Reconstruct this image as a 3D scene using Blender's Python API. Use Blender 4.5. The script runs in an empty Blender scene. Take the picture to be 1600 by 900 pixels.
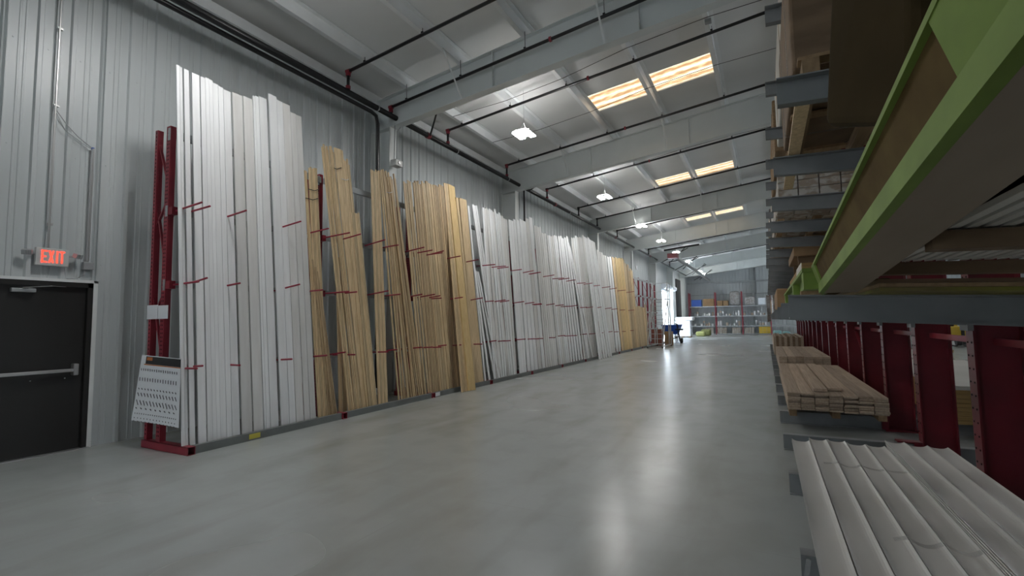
import bpy, math, random
from mathutils import Vector, Matrix
random.seed(7)
C = bpy.context.scene.collection
S = bpy.context.scene
# ---------------------------------------------------------------- camera
F = 759.42; YAW, PIT, ROL = 0.48031846, 0.0720916, 0.01532957; H = 1.5
def cam_axes():
    cy, sy = math.cos(YAW), math.sin(YAW)
    f = Vector((-sy*math.cos(PIT), cy*math.cos(PIT), math.sin(PIT)))
    r = Vector((cy, sy, 0)); d = f.cross(r); c, s = math.cos(ROL), math.sin(ROL)
    return c*r+s*d, -s*r+c*d, f
RX, DN, FW = cam_axes()
cd = bpy.data.cameras.new('camera'); cam = bpy.data.objects.new('camera', cd); C.objects.link(cam)
cd.sensor_width = 36; cd.lens = F/1600*36; cd.clip_start = .02; cd.clip_end = 300
m = Matrix((RX, -DN, -FW)).transposed().to_4x4(); m.translation = (0, 0, H); cam.matrix_world = m
S.camera = cam
# ---------------------------------------------------------------- world, exposure
S.view_settings.view_transform = 'Standard'; S.view_settings.look = 'None'
S.view_settings.gamma = 1; S.view_settings.use_curve_mapping = False
EXPOSURE = 0.45; S.view_settings.exposure = EXPOSURE
w = bpy.data.worlds.new('world'); S.world = w; w.use_nodes = True
w.node_tree.nodes['Background'].inputs[0].default_value = (.80, .90, 1, 1)
w.node_tree.nodes['Background'].inputs[1].default_value = 9.0
LAMP = 120.0            # emission of the lamp panels
SKYLIGHT = 1.0
# ---------------------------------------------------------------- helpers
def at(px, py, X=None, Y=None, Z=None):
    d = RX*((px-800)/F)+DN*((py-450)/F)+FW
    t = X/d.x if X is not None else Y/d.y if Y is not None else (Z-H)/d.z
    return Vector((0, 0, H))+d*t
def pr(p):
    v = Vector(p)-Vector((0, 0, H)); k = v.dot(FW)
    return 800+F*v.dot(RX)/k, 450+F*v.dot(DN)/k
def foot_y(px, X=-6.25, Z=0.02):
    y = 600
    for _ in range(8):
        p = at(px, y, X=X); y = pr((X, p.y, Z))[1]
    return at(px, y, X=X).y
WORLD = {}
class MB:
    def __init__(s): s.v = []; s.f = []; s.m = []; s.mi = 0
    def add(s, vs, fs):
        n = len(s.v); s.v += [tuple(v) for v in vs]; s.f += [tuple(i+n for i in f) for f in fs]; s.m += [s.mi]*len(fs); return s
    def box(s, x0, x1, y0, y1, z0, z1, M=None):
        vs = [Vector((x, y, z)) for z in (z0, z1) for y in (y0, y1) for x in (x0, x1)]
        if M: vs = [M @ v for v in vs]
        return s.add(vs, [(0,2,3,1),(4,5,7,6),(0,1,5,4),(2,6,7,3),(0,4,6,2),(1,3,7,5)])
    def hexa(s, pts):  # 4 bottom ccw, 4 top
        return s.add(pts, [(3,2,1,0),(4,5,6,7),(0,1,5,4),(1,2,6,5),(2,3,7,6),(3,0,4,7)])
    def bar(s, a, b, w, t, side=(0,1,0), bow=(0,0,0), n=1):   # box section from a to b, width w along side
        a = Vector(a); b = Vector(b); ax = (b-a).normalized(); sd = Vector(side); sd = (sd-ax*sd.dot(ax)).normalized(); th = ax.cross(sd)
        bo = Vector(bow); vs = []
        for i in range(n+1):
            k = i/n; c = a.lerp(b, k)+bo*(4*k*(1-k))
            vs += [c+sd*w/2*p+th*t/2*q for p, q in ((-1,-1),(1,-1),(1,1),(-1,1))]
        fs = [(0,3,2,1), (4*n,4*n+1,4*n+2,4*n+3)]
        for i in range(n):
            for j in range(4):
                k = (j+1) % 4; fs.append((4*i+j, 4*i+k, 4*i+4+k, 4*i+4+j))
        return s.add(vs, fs)
    def tube(s, pts, r, n=10, cap=True):
        pts = [Vector(p) for p in pts]; vs = []
        for i, p in enumerate(pts):
            d = (pts[min(i+1, len(pts)-1)]-pts[max(i-1, 0)]).normalized()
            u = d.cross(Vector((0,0,1)) if abs(d.z) < .9 else Vector((1,0,0))).normalized(); v = d.cross(u)
            rr = r[i] if isinstance(r, (list, tuple)) else r
            vs += [p+(u*math.cos(6.28318*k/n)+v*math.sin(6.28318*k/n))*rr for k in range(n)]
        fs = []
        for i in range(len(pts)-1):
            for k in range(n):
                l = (k+1) % n; fs.append((i*n+k, i*n+l, i*n+n+l, i*n+n+k))
        if cap: fs += [tuple(range(n))[::-1], tuple((len(pts)-1)*n+k for k in range(n))]
        return s.add(vs, fs)
    def prism(s, prof, y0, y1, M=None):   # profile of (x,z), extruded along y
        n = len(prof); vs = [Vector((x, y, z)) for y in (y0, y1) for x, z in prof]
        if M: vs = [M @ v for v in vs]
        return s.add(vs, [(i, (i+1) % n, n+(i+1) % n, n+i) for i in range(n)]+[tuple(range(n))[::-1], tuple(range(n, 2*n))])
    def build(s, name, mats, parent=None, loc=None, smooth=False):
        me = bpy.data.meshes.new(name); L = Vector(loc) if loc is not None else Vector((0,0,0))
        me.from_pydata([tuple(Vector(v)-L) for v in s.v], [], s.f); me.update()
        for mm in (mats if isinstance(mats, (list, tuple)) else [mats]): me.materials.append(mm)
        for p, k in zip(me.polygons, s.m): p.material_index = k; p.use_smooth = smooth
        import bmesh
        b = bmesh.new(); b.from_mesh(me); bmesh.ops.recalc_face_normals(b, faces=b.faces); b.to_mesh(me); b.free()
        o = bpy.data.objects.new(name, me); C.objects.link(o); o.location = L
        WORLD[o.name] = L
        if parent: o.parent = parent; o.location = L-WORLD.get(parent.name, Vector(parent.location))
        return o
def tag(o, label, cat, group=None):
    o['label'] = label; o['category'] = cat
    if group: o['group'] = group
    return o
def thing(name, label, cat, loc=(0,0,0), group=None):
    o = bpy.data.objects.new(name, None); C.objects.link(o); o.location = loc; o.empty_display_size = .1
    return tag(o, label, cat, group)
def struct(o): o['kind'] = 'structure'; return o
def bevel(o, w=.01, n=2):
    b = o.modifiers.new('bevel', 'BEVEL'); b.width = w; b.segments = n; b.limit_method = 'ANGLE'; return o
# ---------------------------------------------------------------- materials
def mat(name, col, rough=.6, metal=0, col2=None, scale=(4,4,4), detail=4, lo=.35, hi=.65, bump=0, rnd=0, coord='Object', emit=0, spec=.5, alpha=1, r2=None):
    M = bpy.data.materials.new(name); M.use_nodes = True; t = M.node_tree; N = t.nodes; K = t.links
    b = N['Principled BSDF']; b.inputs['Roughness'].default_value = rough; b.inputs['Metallic'].default_value = metal
    b.inputs['Specular IOR Level'].default_value = spec
    c1 = (*col, 1); b.inputs['Base Color'].default_value = c1
    if alpha < 1: b.inputs['Alpha'].default_value = alpha
    if col2 or bump:
        tc = N.new('ShaderNodeTexCoord'); mp = N.new('ShaderNodeMapping'); mp.inputs['Scale'].default_value = scale
        nz = N.new('ShaderNodeTexNoise'); nz.inputs['Scale'].default_value = 1; nz.inputs['Detail'].default_value = detail
        K.new(tc.outputs[coord], mp.inputs[0])
        oi = N.new('ShaderNodeObjectInfo'); ad = N.new('ShaderNodeVectorMath'); ad.operation = 'ADD'
        ml = N.new('ShaderNodeMath'); ml.operation = 'MULTIPLY'; ml.inputs[1].default_value = 40
        K.new(oi.outputs['Random'], ml.inputs[0]); K.new(mp.outputs[0], ad.inputs[0]); K.new(ml.outputs[0], ad.inputs[1]); K.new(ad.outputs[0], nz.inputs['Vector'])
        if col2:
            rp = N.new('ShaderNodeValToRGB'); rp.color_ramp.elements[0].position = lo; rp.color_ramp.elements[1].position = hi
            rp.color_ramp.elements[0].color = c1; rp.color_ramp.elements[1].color = (*col2, 1)
            K.new(nz.outputs[0], rp.inputs[0]); out = rp.outputs[0]
            if rnd:
                hs = N.new('ShaderNodeHueSaturation'); mr = N.new('ShaderNodeMapRange')
                mr.inputs['To Min'].default_value = 1-rnd; mr.inputs['To Max'].default_value = 1+rnd
                K.new(oi.outputs['Random'], mr.inputs[0]); K.new(mr.outputs[0], hs.inputs['Value']); K.new(out, hs.inputs['Color']); out = hs.outputs[0]
            K.new(out, b.inputs['Base Color'])
        if r2 is not None:
            mr = N.new('ShaderNodeMapRange'); mr.inputs['From Min'].default_value = lo; mr.inputs['From Max'].default_value = hi
            mr.inputs['To Min'].default_value = rough; mr.inputs['To Max'].default_value = r2
            K.new(nz.outputs[0], mr.inputs[0]); K.new(mr.outputs[0], b.inputs['Roughness'])
        if bump:
            bp = N.new('ShaderNodeBump'); bp.inputs['Strength'].default_value = bump; bp.inputs['Distance'].default_value = .01
            K.new(nz.outputs[0], bp.inputs['Height']); K.new(bp.outputs[0], b.inputs['Normal'])
    if emit:
        b.inputs['Emission Color'].default_value = c1; b.inputs['Emission Strength'].default_value = emit
    return M
wallm = mat('painted_steel_wall', (.60,.635,.645), .38, .0, (.54,.575,.585), (1.5,1.5,.3), spec=.6)
ceilm = mat('insulation_vinyl', (.80,.81,.80), .6, 0, (.71,.72,.71), (.5,.7,.5), 5, .3, .7, bump=.5)
beamm = mat('grey_primer_steel', (.68,.71,.70), .5, 0, (.62,.65,.64), (1,1,1))
purm = mat('galvanised_purlin', (.86,.88,.88), .45, .0, (.80,.82,.82), (2,2,2))
black = mat('black_pipe', (.012,.012,.013), .3)
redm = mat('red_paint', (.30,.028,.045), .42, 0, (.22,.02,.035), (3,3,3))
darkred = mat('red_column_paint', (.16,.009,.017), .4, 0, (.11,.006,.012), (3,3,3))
rodm = mat('red_rod_paint', (.30,.02,.045), .4)
holem = mat('dark_hole', (.01,.008,.008), .9)
armm = mat('arm_grey_steel', (.25,.26,.27), .5, .1, (.20,.21,.215), (3,3,3))
galv = mat('galvanised_steel', (.42,.44,.45), .42, .35, (.34,.36,.37), (3,3,3))
railm = mat('grey_rail', (.20,.215,.21), .5, .1, (.16,.17,.17), (3,3,3))
white = mat('white_primer', (.88,.89,.90), .5, 0, (.80,.81,.82), (14,14,.8), 3, .35, .75, rnd=.06)
offw = mat('dusty_primer', (.77,.765,.755), .6, 0, (.66,.65,.63), (10,10,.9), 5, .35, .75, rnd=.08)
pine = mat('pine', (.74,.57,.35), .6, 0, (.54,.39,.22), (45,45,1.2), 4, .32, .7, rnd=.2)
pined = mat('pine_tan', (.56,.41,.25), .65, 0, (.38,.265,.15), (45,45,1.2), 4, .32, .7, rnd=.2)
piney = mat('pine_yellow', (.80,.59,.29), .55, 0, (.66,.46,.20), (30,30,1), 4, .32, .7, rnd=.1)
woody = mat('plank_wood', (.44,.345,.26), .7, 0, (.31,.235,.17), (40,1.2,40), 4, .3, .7, rnd=.15)
pallw = mat('pallet_wood', (.36,.24,.13), .75, 0, (.23,.145,.075), (25,2,25), 4, .3, .7, rnd=.2)
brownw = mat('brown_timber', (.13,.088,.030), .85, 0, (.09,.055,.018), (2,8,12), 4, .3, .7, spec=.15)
spray = mat('yellow_sprayed_edge', (.24,.23,.04), .7, 0, (.18,.14,.05), (3,3,12))
brownb = mat('brown_board_edge', (.20,.13,.075), .75, 0, (.14,.09,.05), (3,3,12))
green = mat('green_spray_paint', (.20,.30,.045), .65, 0, (.12,.19,.02), (6,3,6), 4, .3, .7)
greyw = mat('weathered_white_board', (.34,.28,.22), .85, 0, (.26,.21,.16), (4,1,4), 5, .3, .7, spec=.15)
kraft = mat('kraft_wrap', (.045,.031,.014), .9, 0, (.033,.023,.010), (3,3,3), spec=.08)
card = mat('cardboard', (.36,.23,.12), .8, 0, (.28,.175,.09), (3,3,3), rnd=.15)
plastic = mat('stretch_wrap', (.42,.42,.42), .25, 0, (.24,.22,.21), (9,9,9), 6, .35, .6, bump=.9)
paper = mat('paper', (.75,.76,.77), .7)
ink = mat('ink', (.03,.03,.03), .6)
orange = mat('orange_print', (.55,.18,.05), .6)
yell = mat('yellow_label', (.62,.55,.08), .6)
doorm = mat('dark_door_paint', (.018,.017,.016), .45)
steel = mat('brushed_steel', (.5,.5,.5), .35, .8)
cove = mat('white_cove_moulding', (.60,.585,.56), .5, 0, (.54,.525,.50), (3,1,3), rnd=.05)
wcore = mat('board_edge', (.42,.27,.10), .8, 0, (.30,.19,.07), (2,2,60), 3)
sheetw = mat('sheet_face', (.62,.60,.55), .6, 0, (.55,.53,.48), (1,1,1))
blue = mat('blue_plastic', (.02,.09,.42), .45)
teal = mat('teal_wrap', (.22,.52,.56), .4, 0, (.38,.62,.64), (3,3,3))
yellow = mat('yellow_paint', (.62,.42,.04), .5)
redp = mat('red_pack', (.50,.02,.045), .5)
cart = mat('white_cartons', (.52,.50,.46), .7, 0, (.33,.27,.21), (7,7,12), 3, .45, .55)
rub = mat('rubber', (.02,.02,.02), .7)
hotred = mat('exit_letters', (1,.06,.035), .5, emit=1.6)
upm = mat('ceiling_fill_glow', (1,.99,.97), .5, emit=LAMP*.12)
lampm = mat('lamp_panel', (1,.99,.97), .5, emit=LAMP)
wcart = mat('white_carton', (.72,.76,.82), .6, 0, (.62,.66,.72), (3,3,3))
ghost = mat('clear_wrap', (.62,.63,.63), .15, 0, (.35,.35,.35), (14,14,14), 6, .4, .6, bump=1, alpha=.35)
# concrete floor with scuffs, stains and joint lines
JY = 6.1-3.62
def floor_mat():
    M = bpy.data.materials.new('sealed_concrete'); M.use_nodes = True; t = M.node_tree; N = t.nodes; K = t.links; b = N['Principled BSDF']
    tc = N.new('ShaderNodeTexCoord')
    def noise(sc, det, dist=0):
        n = N.new('ShaderNodeTexNoise'); n.inputs['Scale'].default_value = sc; n.inputs['Detail'].default_value = det; n.inputs['Distortion'].default_value = dist
        K.new(tc.outputs['Object'], n.inputs['Vector']); return n
    a = noise(.3, 2, 0); c = noise(2.2, 6, 0)
    r1 = N.new('ShaderNodeValToRGB'); r1.color_ramp.elements[0].color = (.365,.385,.38,1); r1.color_ramp.elements[1].color = (.40,.418,.412,1)
    r1.color_ramp.elements[0].position = .35; r1.color_ramp.elements[1].position = .65; K.new(a.outputs[0], r1.inputs[0])
    r2 = N.new('ShaderNodeValToRGB'); r2.color_ramp.elements[0].color = (.94,.938,.93,1); r2.color_ramp.elements[1].color = (1,1,1,1)
    r2.color_ramp.elements[0].position = .38; r2.color_ramp.elements[1].position = .55; K.new(c.outputs[0], r2.inputs[0])
    mx = N.new('ShaderNodeMix'); mx.data_type = 'RGBA'; mx.blend_type = 'MULTIPLY'; mx.inputs[0].default_value = 1
    K.new(r1.outputs[0], mx.inputs[6]); K.new(r2.outputs[0], mx.inputs[7])
    # scuffed tyre marks: stretched noise, thresholded
    mp = N.new('ShaderNodeMapping'); mp.inputs['Scale'].default_value = (.9, .22, 1); mp.inputs['Rotation'].default_value = (0,0,.5); K.new(tc.outputs['Object'], mp.inputs[0])
    n3 = N.new('ShaderNodeTexNoise'); n3.inputs['Scale'].default_value = 2.2; n3.inputs['Detail'].default_value = 5; n3.inputs['Distortion'].default_value = .2; K.new(mp.outputs[0], n3.inputs['Vector'])
    r3 = N.new('ShaderNodeValToRGB'); r3.color_ramp.elements[0].color = (1,1,1,1); r3.color_ramp.elements[1].color = (.80,.775,.74,1)
    r3.color_ramp.elements[0].position = .50; r3.color_ramp.elements[1].position = .80; K.new(n3.outputs[0], r3.inputs[0])
    m2 = N.new('ShaderNodeMix'); m2.data_type = 'RGBA'; m2.blend_type = 'MULTIPLY'; m2.inputs[0].default_value = 1
    K.new(mx.outputs[2], m2.inputs[6]); K.new(r3.outputs[0], m2.inputs[7])
    # saw-cut joints
    sp = N.new('ShaderNodeSeparateXYZ'); K.new(tc.outputs['Object'], sp.inputs[0]); prev = None
    for ax, off, per in (('Y', JY, 6.1), ('X', 2.6, 9.0)):
        q = N.new('ShaderNodeMath'); q.operation = 'ADD'; q.inputs[1].default_value = 100*per+off; K.new(sp.outputs[ax], q.inputs[0])
        q2 = N.new('ShaderNodeMath'); q2.operation = 'MODULO'; q2.inputs[1].default_value = per; K.new(q.outputs[0], q2.inputs[0])
        q3 = N.new('ShaderNodeMath'); q3.operation = 'LESS_THAN'; q3.inputs[1].default_value = .007; K.new(q2.outputs[0], q3.inputs[0])
        if prev:
            q4 = N.new('ShaderNodeMath'); q4.operation = 'MAXIMUM'; K.new(prev, q4.inputs[0]); K.new(q3.outputs[0], q4.inputs[1]); prev = q4.outputs[0]
        else: prev = q3.outputs[0]
    m3 = N.new('ShaderNodeMix'); m3.data_type = 'RGBA'; K.new(prev, m3.inputs[0]); K.new(m2.outputs[2], m3.inputs[6]); m3.inputs[7].default_value = (.36,.37,.365,1)
    K.new(m3.outputs[2], b.inputs['Base Color'])
    mr = N.new('ShaderNodeMapRange'); mr.inputs['From Min'].default_value = .35; mr.inputs['From Max'].default_value = .65
    mr.inputs['To Min'].default_value = .255; mr.inputs['To Max'].default_value = .275; K.new(a.outputs[0], mr.inputs[0]); K.new(mr.outputs[0], b.inputs['Roughness'])
    b.inputs['Specular IOR Level'].default_value = .5
    return M
def sky_mat():   # ribbed fibreglass panel lit by the daylight above
    M = bpy.data.materials.new('fibreglass_skylight'); M.use_nodes = True; t = M.node_tree; N = t.nodes; K = t.links; b = N['Principled BSDF']
    tc = N.new('ShaderNodeTexCoord'); sp = N.new('ShaderNodeSeparateXYZ'); K.new(tc.outputs['Object'], sp.inputs[0])
    wv = N.new('ShaderNodeMath'); wv.operation = 'MULTIPLY'; wv.inputs[1].default_value = 2*math.pi/.33; K.new(sp.outputs['Y'], wv.inputs[0])
    sn = N.new('ShaderNodeMath'); sn.operation = 'SINE'; K.new(wv.outputs[0], sn.inputs[0])
    nz = N.new('ShaderNodeTexNoise'); mp = N.new('ShaderNodeMapping'); mp.inputs['Scale'].default_value = (5,14,5); K.new(tc.outputs['Object'], mp.inputs[0]); K.new(mp.outputs[0], nz.inputs['Vector']); nz.inputs['Scale'].default_value = 1; nz.inputs['Detail'].default_value = 6
    ad = N.new('ShaderNodeMath'); ad.operation = 'MULTIPLY_ADD'; ad.inputs[1].default_value = .22; K.new(sn.outputs[0], ad.inputs[0]); K.new(nz.outputs[0], ad.inputs[2])
    rp = N.new('ShaderNodeValToRGB'); e = rp.color_ramp.elements
    e[0].position = .28; e[0].color = (.52,.30,.14,1); e[1].position = .68; e[1].color = (1,.93,.74,1); x = e.new(.48); x.color = (.90,.62,.34,1)
    K.new(ad.outputs[0], rp.inputs[0]); K.new(rp.outputs[0], b.inputs['Emission Color']); b.inputs['Emission Strength'].default_value = SKYLIGHT
    b.inputs['Base Color'].default_value = (.4,.3,.2,1); return M
floorm = floor_mat(); skym = sky_mat()

# ================================================================ building shell
WX = -7.8; Y0, Y1 = -9.0, 57.0; RXW = 24.0; RIDGE = 8.0
def under(x): return 6.65+.115*(min(x, 2*RIDGE-x)+7)
def deck(x): return under(x)+.23
struct(MB().box(WX-.6, RXW+.6, Y0-.6, Y1+.6, -.3, 0).build('floor', floorm))
def ribbed(a, b, z0, z1, axis, pos, out, pitch=.3226, phase=2.44, gap=None, topf=None):
    """ribbed steel sheet: trapezoid ribs standing into the room"""
    mb = MB(); pts = []; y = phase-math.ceil((phase-a)/pitch)*pitch
    pts.append((a, 0))
    while y < b:
        for d, h in ((-.035, 0), (-.02, 1), (.02, 1), (.035, 0), (.125, 0), (.13, .22), (.145, .22), (.15, 0), (.18, 0), (.185, .22), (.20, .22), (.205, 0)):
            if a < y+d < b: pts.append((y+d, h*.032))
        y += pitch
    pts.append((b, 0)); vs = []
    for p, h in pts:
        for z in (z0, topf(p) if topf else z1):
            vs.append((pos+out*h, p, z) if axis == 'Y' else (p, pos+out*h, z))
    mb.add(vs, [(2*i, 2*i+2, 2*i+3, 2*i+1) for i in range(len(pts)-1)]); return mb
OY0, OY1, OZ = 42.3, 47.6, 4.1          # the loading door opening
DY0, DY1, DZ = 2.12, 3.10, 2.10         # the exit door
zt = deck(WX)
wl = MB()
for seg in (ribbed(Y0, DY0, 0, zt, 'Y', WX, 1), ribbed(DY0, DY1, DZ, zt, 'Y', WX, 1), ribbed(DY1, OY0, 0, zt, 'Y', WX, 1), ribbed(OY0, OY1, OZ, zt, 'Y', WX, 1), ribbed(OY1, Y1, 0, zt, 'Y', WX, 1)):
    wl.add(seg.v, seg.f)
# screws
for gz in (.9, 2.35, 3.7, 5.0, 6.0):
    y = 2.2
    while y < 12:
        wl.box(WX+.001, WX+.008, y-.006, y+.006, gz-.006, gz+.006); y += .3226
struct(wl.build('wall_left', wallm))
struct(MB().box(WX-.35, WX-.03, Y0, DY0, 0, zt).box(WX-.35, WX-.03, DY0, DY1, DZ, zt).box(WX-.35, WX-.03, DY1, OY0, 0, zt).box(WX-.35, WX-.03, OY0, OY1, OZ, zt).box(WX-.35, WX-.03, OY1, Y1, 0, zt).build('wall_left_backing', wallm))
struct((lambda s: s.build('wall_back', wallm))(ribbed(WX, RXW, 0, 0, 'X', Y1, -1, topf=lambda x: deck(x))))
b_ = MB(); b_.add([(WX,Y1+.2,0),(RXW,Y1+.2,0),(RXW,Y1+.2,deck(RXW)),(RIDGE,Y1+.2,deck(RIDGE)),(WX,Y1+.2,deck(WX)),(WX,Y1+.05,0),(RXW,Y1+.05,0),(RXW,Y1+.05,deck(RXW)),(RIDGE,Y1+.05,deck(RIDGE)),(WX,Y1+.05,deck(WX))],
   [(0,1,2,3,4),(9,8,7,6,5),(0,5,6,1),(1,6,7,2),(2,7,8,3),(3,8,9,4),(4,9,5,0)])
struct(b_.build('wall_back_sheathing', wallm))
b2 = MB().box(WX, -7.0, Y0-.1, Y0, 0, 4.3).box(-6.0, RXW, Y0-.1, Y0, 0, 4.3).box(WX, RXW, Y0-.1, Y0, 4.3, zt-.1)   # gap added behind the camera to let in fill daylight
b2.add([(WX,Y0,zt-.1),(RXW,Y0,zt-.1),(RXW,Y0,deck(RXW)),(RIDGE,Y0,deck(RIDGE)),(WX,Y0,deck(WX))], [(0,1,2,3,4)]); struct(b2.build('wall_front', wallm))
wr = MB()
for seg in (ribbed(Y0, 3, 0, deck(RXW), 'Y', RXW, -1), ribbed(3, 5, 4.2, deck(RXW), 'Y', RXW, -1), ribbed(5, 26, 0, deck(RXW), 'Y', RXW, -1), ribbed(26, 32, 4.2, deck(RXW), 'Y', RXW, -1), ribbed(32, Y1, 0, deck(RXW), 'Y', RXW, -1)): wr.add(seg.v, seg.f)  # both gaps are added openings, letting daylight onto the rack
struct(wr.build('wall_right', wallm))
# ceiling with skylight openings
SKY = [(11.6, 12.6), (20.1, 21.1), (28.6, 29.5)]; SX = (-3.80, -2.36, -2.26, -.80)
cl = MB()
def slab(x0, x1, y0, y1):
    if x1-x0 < 1e-4 or y1-y0 < 1e-4: return
    cl.hexa([(x0,y0,deck(x0)),(x1,y0,deck(x1)),(x1,y1,deck(x1)),(x0,y1,deck(x0)),(x0,y0,deck(x0)+.12),(x1,y0,deck(x1)+.12),(x1,y1,deck(x1)+.12),(x0,y1,deck(x0)+.12)])
slab(WX-.4, SX[0], Y0, Y1+.3); slab(SX[3], RIDGE, Y0, Y1+.3); slab(RIDGE, RXW+.3, Y0, Y1+.3)
py = Y0
for a, b in SKY+[(Y1+.3, Y1+.3)]:
    slab(SX[0], SX[3], py, a); py = b
struct(cl.build('ceiling', ceilm))
wn = 1
for a, b in SKY:
    for x0, x1 in ((SX[0], SX[1]+.05), (SX[2]-.05, SX[3])):
        q = MB(); q.hexa([(x0,a,deck(x0)+.03),(x1,a,deck(x1)+.03),(x1,b,deck(x1)+.03),(x0,b,deck(x0)+.03),(x0,a,deck(x0)+.05),(x1,a,deck(x1)+.05),(x1,b,deck(x1)+.05),(x0,b,deck(x0)+.05)])
        struct(q.build('window_%d' % wn, skym)); wn += 1
# purlins: Z sections running the length of the building
RAF = [1.2, 8.2, 14.3, 23.2, 30.2, 37.5, 45.0, 52.3]
def purlin(x):
    z = under(x); q = MB()
    q.box(x-.005, x+.005, Y0, Y1-.05, z, z+.225).box(x-.085, x, Y0, Y1-.05, z, z+.006).box(x, x+.085, Y0, Y1-.05, z+.218, z+.226)
    q.box(x-.088, x-.080, Y0, Y1-.05, z, z+.03)
    for ry in RAF:
        for s in (-.5, .5): q.box(x-.07, x-.03, ry+s-.01, ry+s+.01, z-.004, z+.001)
    struct(q.build('purlin', purm))
for x in (-6.72, -5.32, -3.86, -2.31, -.74, .84, 2.4, 3.9, 5.4, 6.9, 9.1, 11, 13, 15, 17, 19, 21): purlin(x)
# eave strut and girt shelf
struct(MB().box(WX+.02, WX+.2, Y0, Y1-.05, 6.52, 6.70).build('trim_1', purm))
struct(MB().box(WX+.2, RXW, Y1-.2, Y1-.05, 2.9, 2.96).box(WX+.2, RXW, Y1-.22, Y1-.05, 5.45, 5.62).box(WX+.2, RXW, Y1-.2, Y1-.05, 4.2, 4.26).build('trim_2', galv))
# rafters
def rafter(y):
    q = MB()
    def bot(x): return 5.92+.10*(min(x, 2*RIDGE-x)+7)
    for x0, x1 in ((WX+.05, RIDGE), (RIDGE, RXW-.05)):
        for zz, hh in ((bot, 0), (under, -.015)):
            q.hexa([(x0,y-.1,zz(x0)+hh),(x1,y-.1,zz(x1)+hh),(x1,y+.1,zz(x1)+hh),(x0,y+.1,zz(x0)+hh),(x0,y-.1,zz(x0)+hh+.013),(x1,y-.1,zz(x1)+hh+.013),(x1,y+.1,zz(x1)+hh+.013),(x0,y+.1,zz(x0)+hh+.013)])
        q.hexa([(x0,y-.005,bot(x0)),(x1,y-.005,bot(x1)),(x1,y+.005,bot(x1)),(x0,y+.005,bot(x0)),(x0,y-.005,under(x0)),(x1,y-.005,under(x1)),(x1,y+.005,under(x1)),(x0,y+.005,under(x0))])
    for x in (-4.6, -1.7, 1.4):
        z = bot(x); q.box(x-.005, x+.005, y-.09, y+.09, z, under(x))
    # flange braces up to the purlins
    for x in (-5.32, -2.31, .84): q.bar((x, y+.08, bot(x)+.01), (x, y+.75, under(x)), .035, .004, (1,0,0)); q.bar((x, y-.08, bot(x)+.01), (x, y-.75, under(x)), .035, .004, (1,0,0))
    struct(q.build('rafter', beamm))
for y in RAF: rafter(y)
def column(y, dep=.6, dep2=.54):
    q = MB(); x0 = WX+.035
    q.box(x0, x0+.012, y-.11, y+.11, 0, 5.85)
    q.hexa([(x0,y-.005,0),(x0+.42,y-.005,0),(x0+.42,y+.005,0),(x0,y+.005,0),(x0,y-.005,5.85),(x0+dep2,y-.005,5.85),(x0+dep2,y+.005,5.85),(x0,y+.005,5.85)])
    q.hexa([(x0+.42,y-.11,0),(x0+.432,y-.11,0),(x0+.432,y+.11,0),(x0+.42,y+.11,0),(x0+dep2,y-.11,5.9),(x0+dep2+.012,y-.11,5.9),(x0+dep2+.012,y+.11,5.9),(x0+dep2,y+.11,5.9)])
    q.box(x0-.02, x0+.5, y-.15, y+.15, 0, .02)
    struct(q.build('steel_column', beamm))
for y in RAF: column(y)
for x in (-1.1, 5.0, 11.5):
    struct(MB().box(x-.1, x+.1, Y1-.4, Y1-.05, 0, under(x)).build('wind_column', galv))
# ---------------------------------------------------------------- exit door
d1 = bpy.data.objects.new('door_1', None); C.objects.link(d1); d1.location = (WX, 2.6, 0); struct(d1)
MB().box(WX-.055, WX-.01, DY0+.03, DY1-.075, .012, DZ-.06).build('door_slab', doorm, d1)
MB().box(WX-.12, WX+.04, DY1-.075, DY1-.02, 0, DZ).box(WX-.12, WX+.04, DY0-.02, DY0+.03, 0, DZ).box(WX-.12, WX+.04, DY0, DY1-.02, DZ-.06, DZ).build('door_frame', doorm, d1)
MB().box(WX-.02, WX+.05, DY1-.02, DY1+.025, 0, DZ+.03).box(WX-.02, WX+.05, DY0-.06, DY1+.03, DZ, DZ+.035).build('door_trim', purm, d1)
pb = MB().box(WX+.03, WX+.075, 2.14, 2.93, .975, 1.015).build('panic_bar', steel, d1); bevel(pb, .008)
bevel(MB().box(WX-.01, WX+.085, 2.90, 2.955, .93, 1.075).build('bar_end_housing', steel, pb), .012)
dc = MB().box(WX+.0, WX+.05, 2.30, 2.52, 1.955, 2.0).build('door_closer', galv, d1); bevel(dc, .006)
MB().bar((WX+.05, 2.4, 2.005), (WX+.18, 2.62, 2.03), .02, .006, (0,1,0)).bar((WX+.18, 2.62, 2.03), (WX+.02, 2.80, 2.04), .02, .006, (0,1,0)).build('closer_arm', steel, dc)
MB().box(WX-.1, WX+.06, DY0, DY1, 0, .012).build('threshold', steel, d1)
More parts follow.
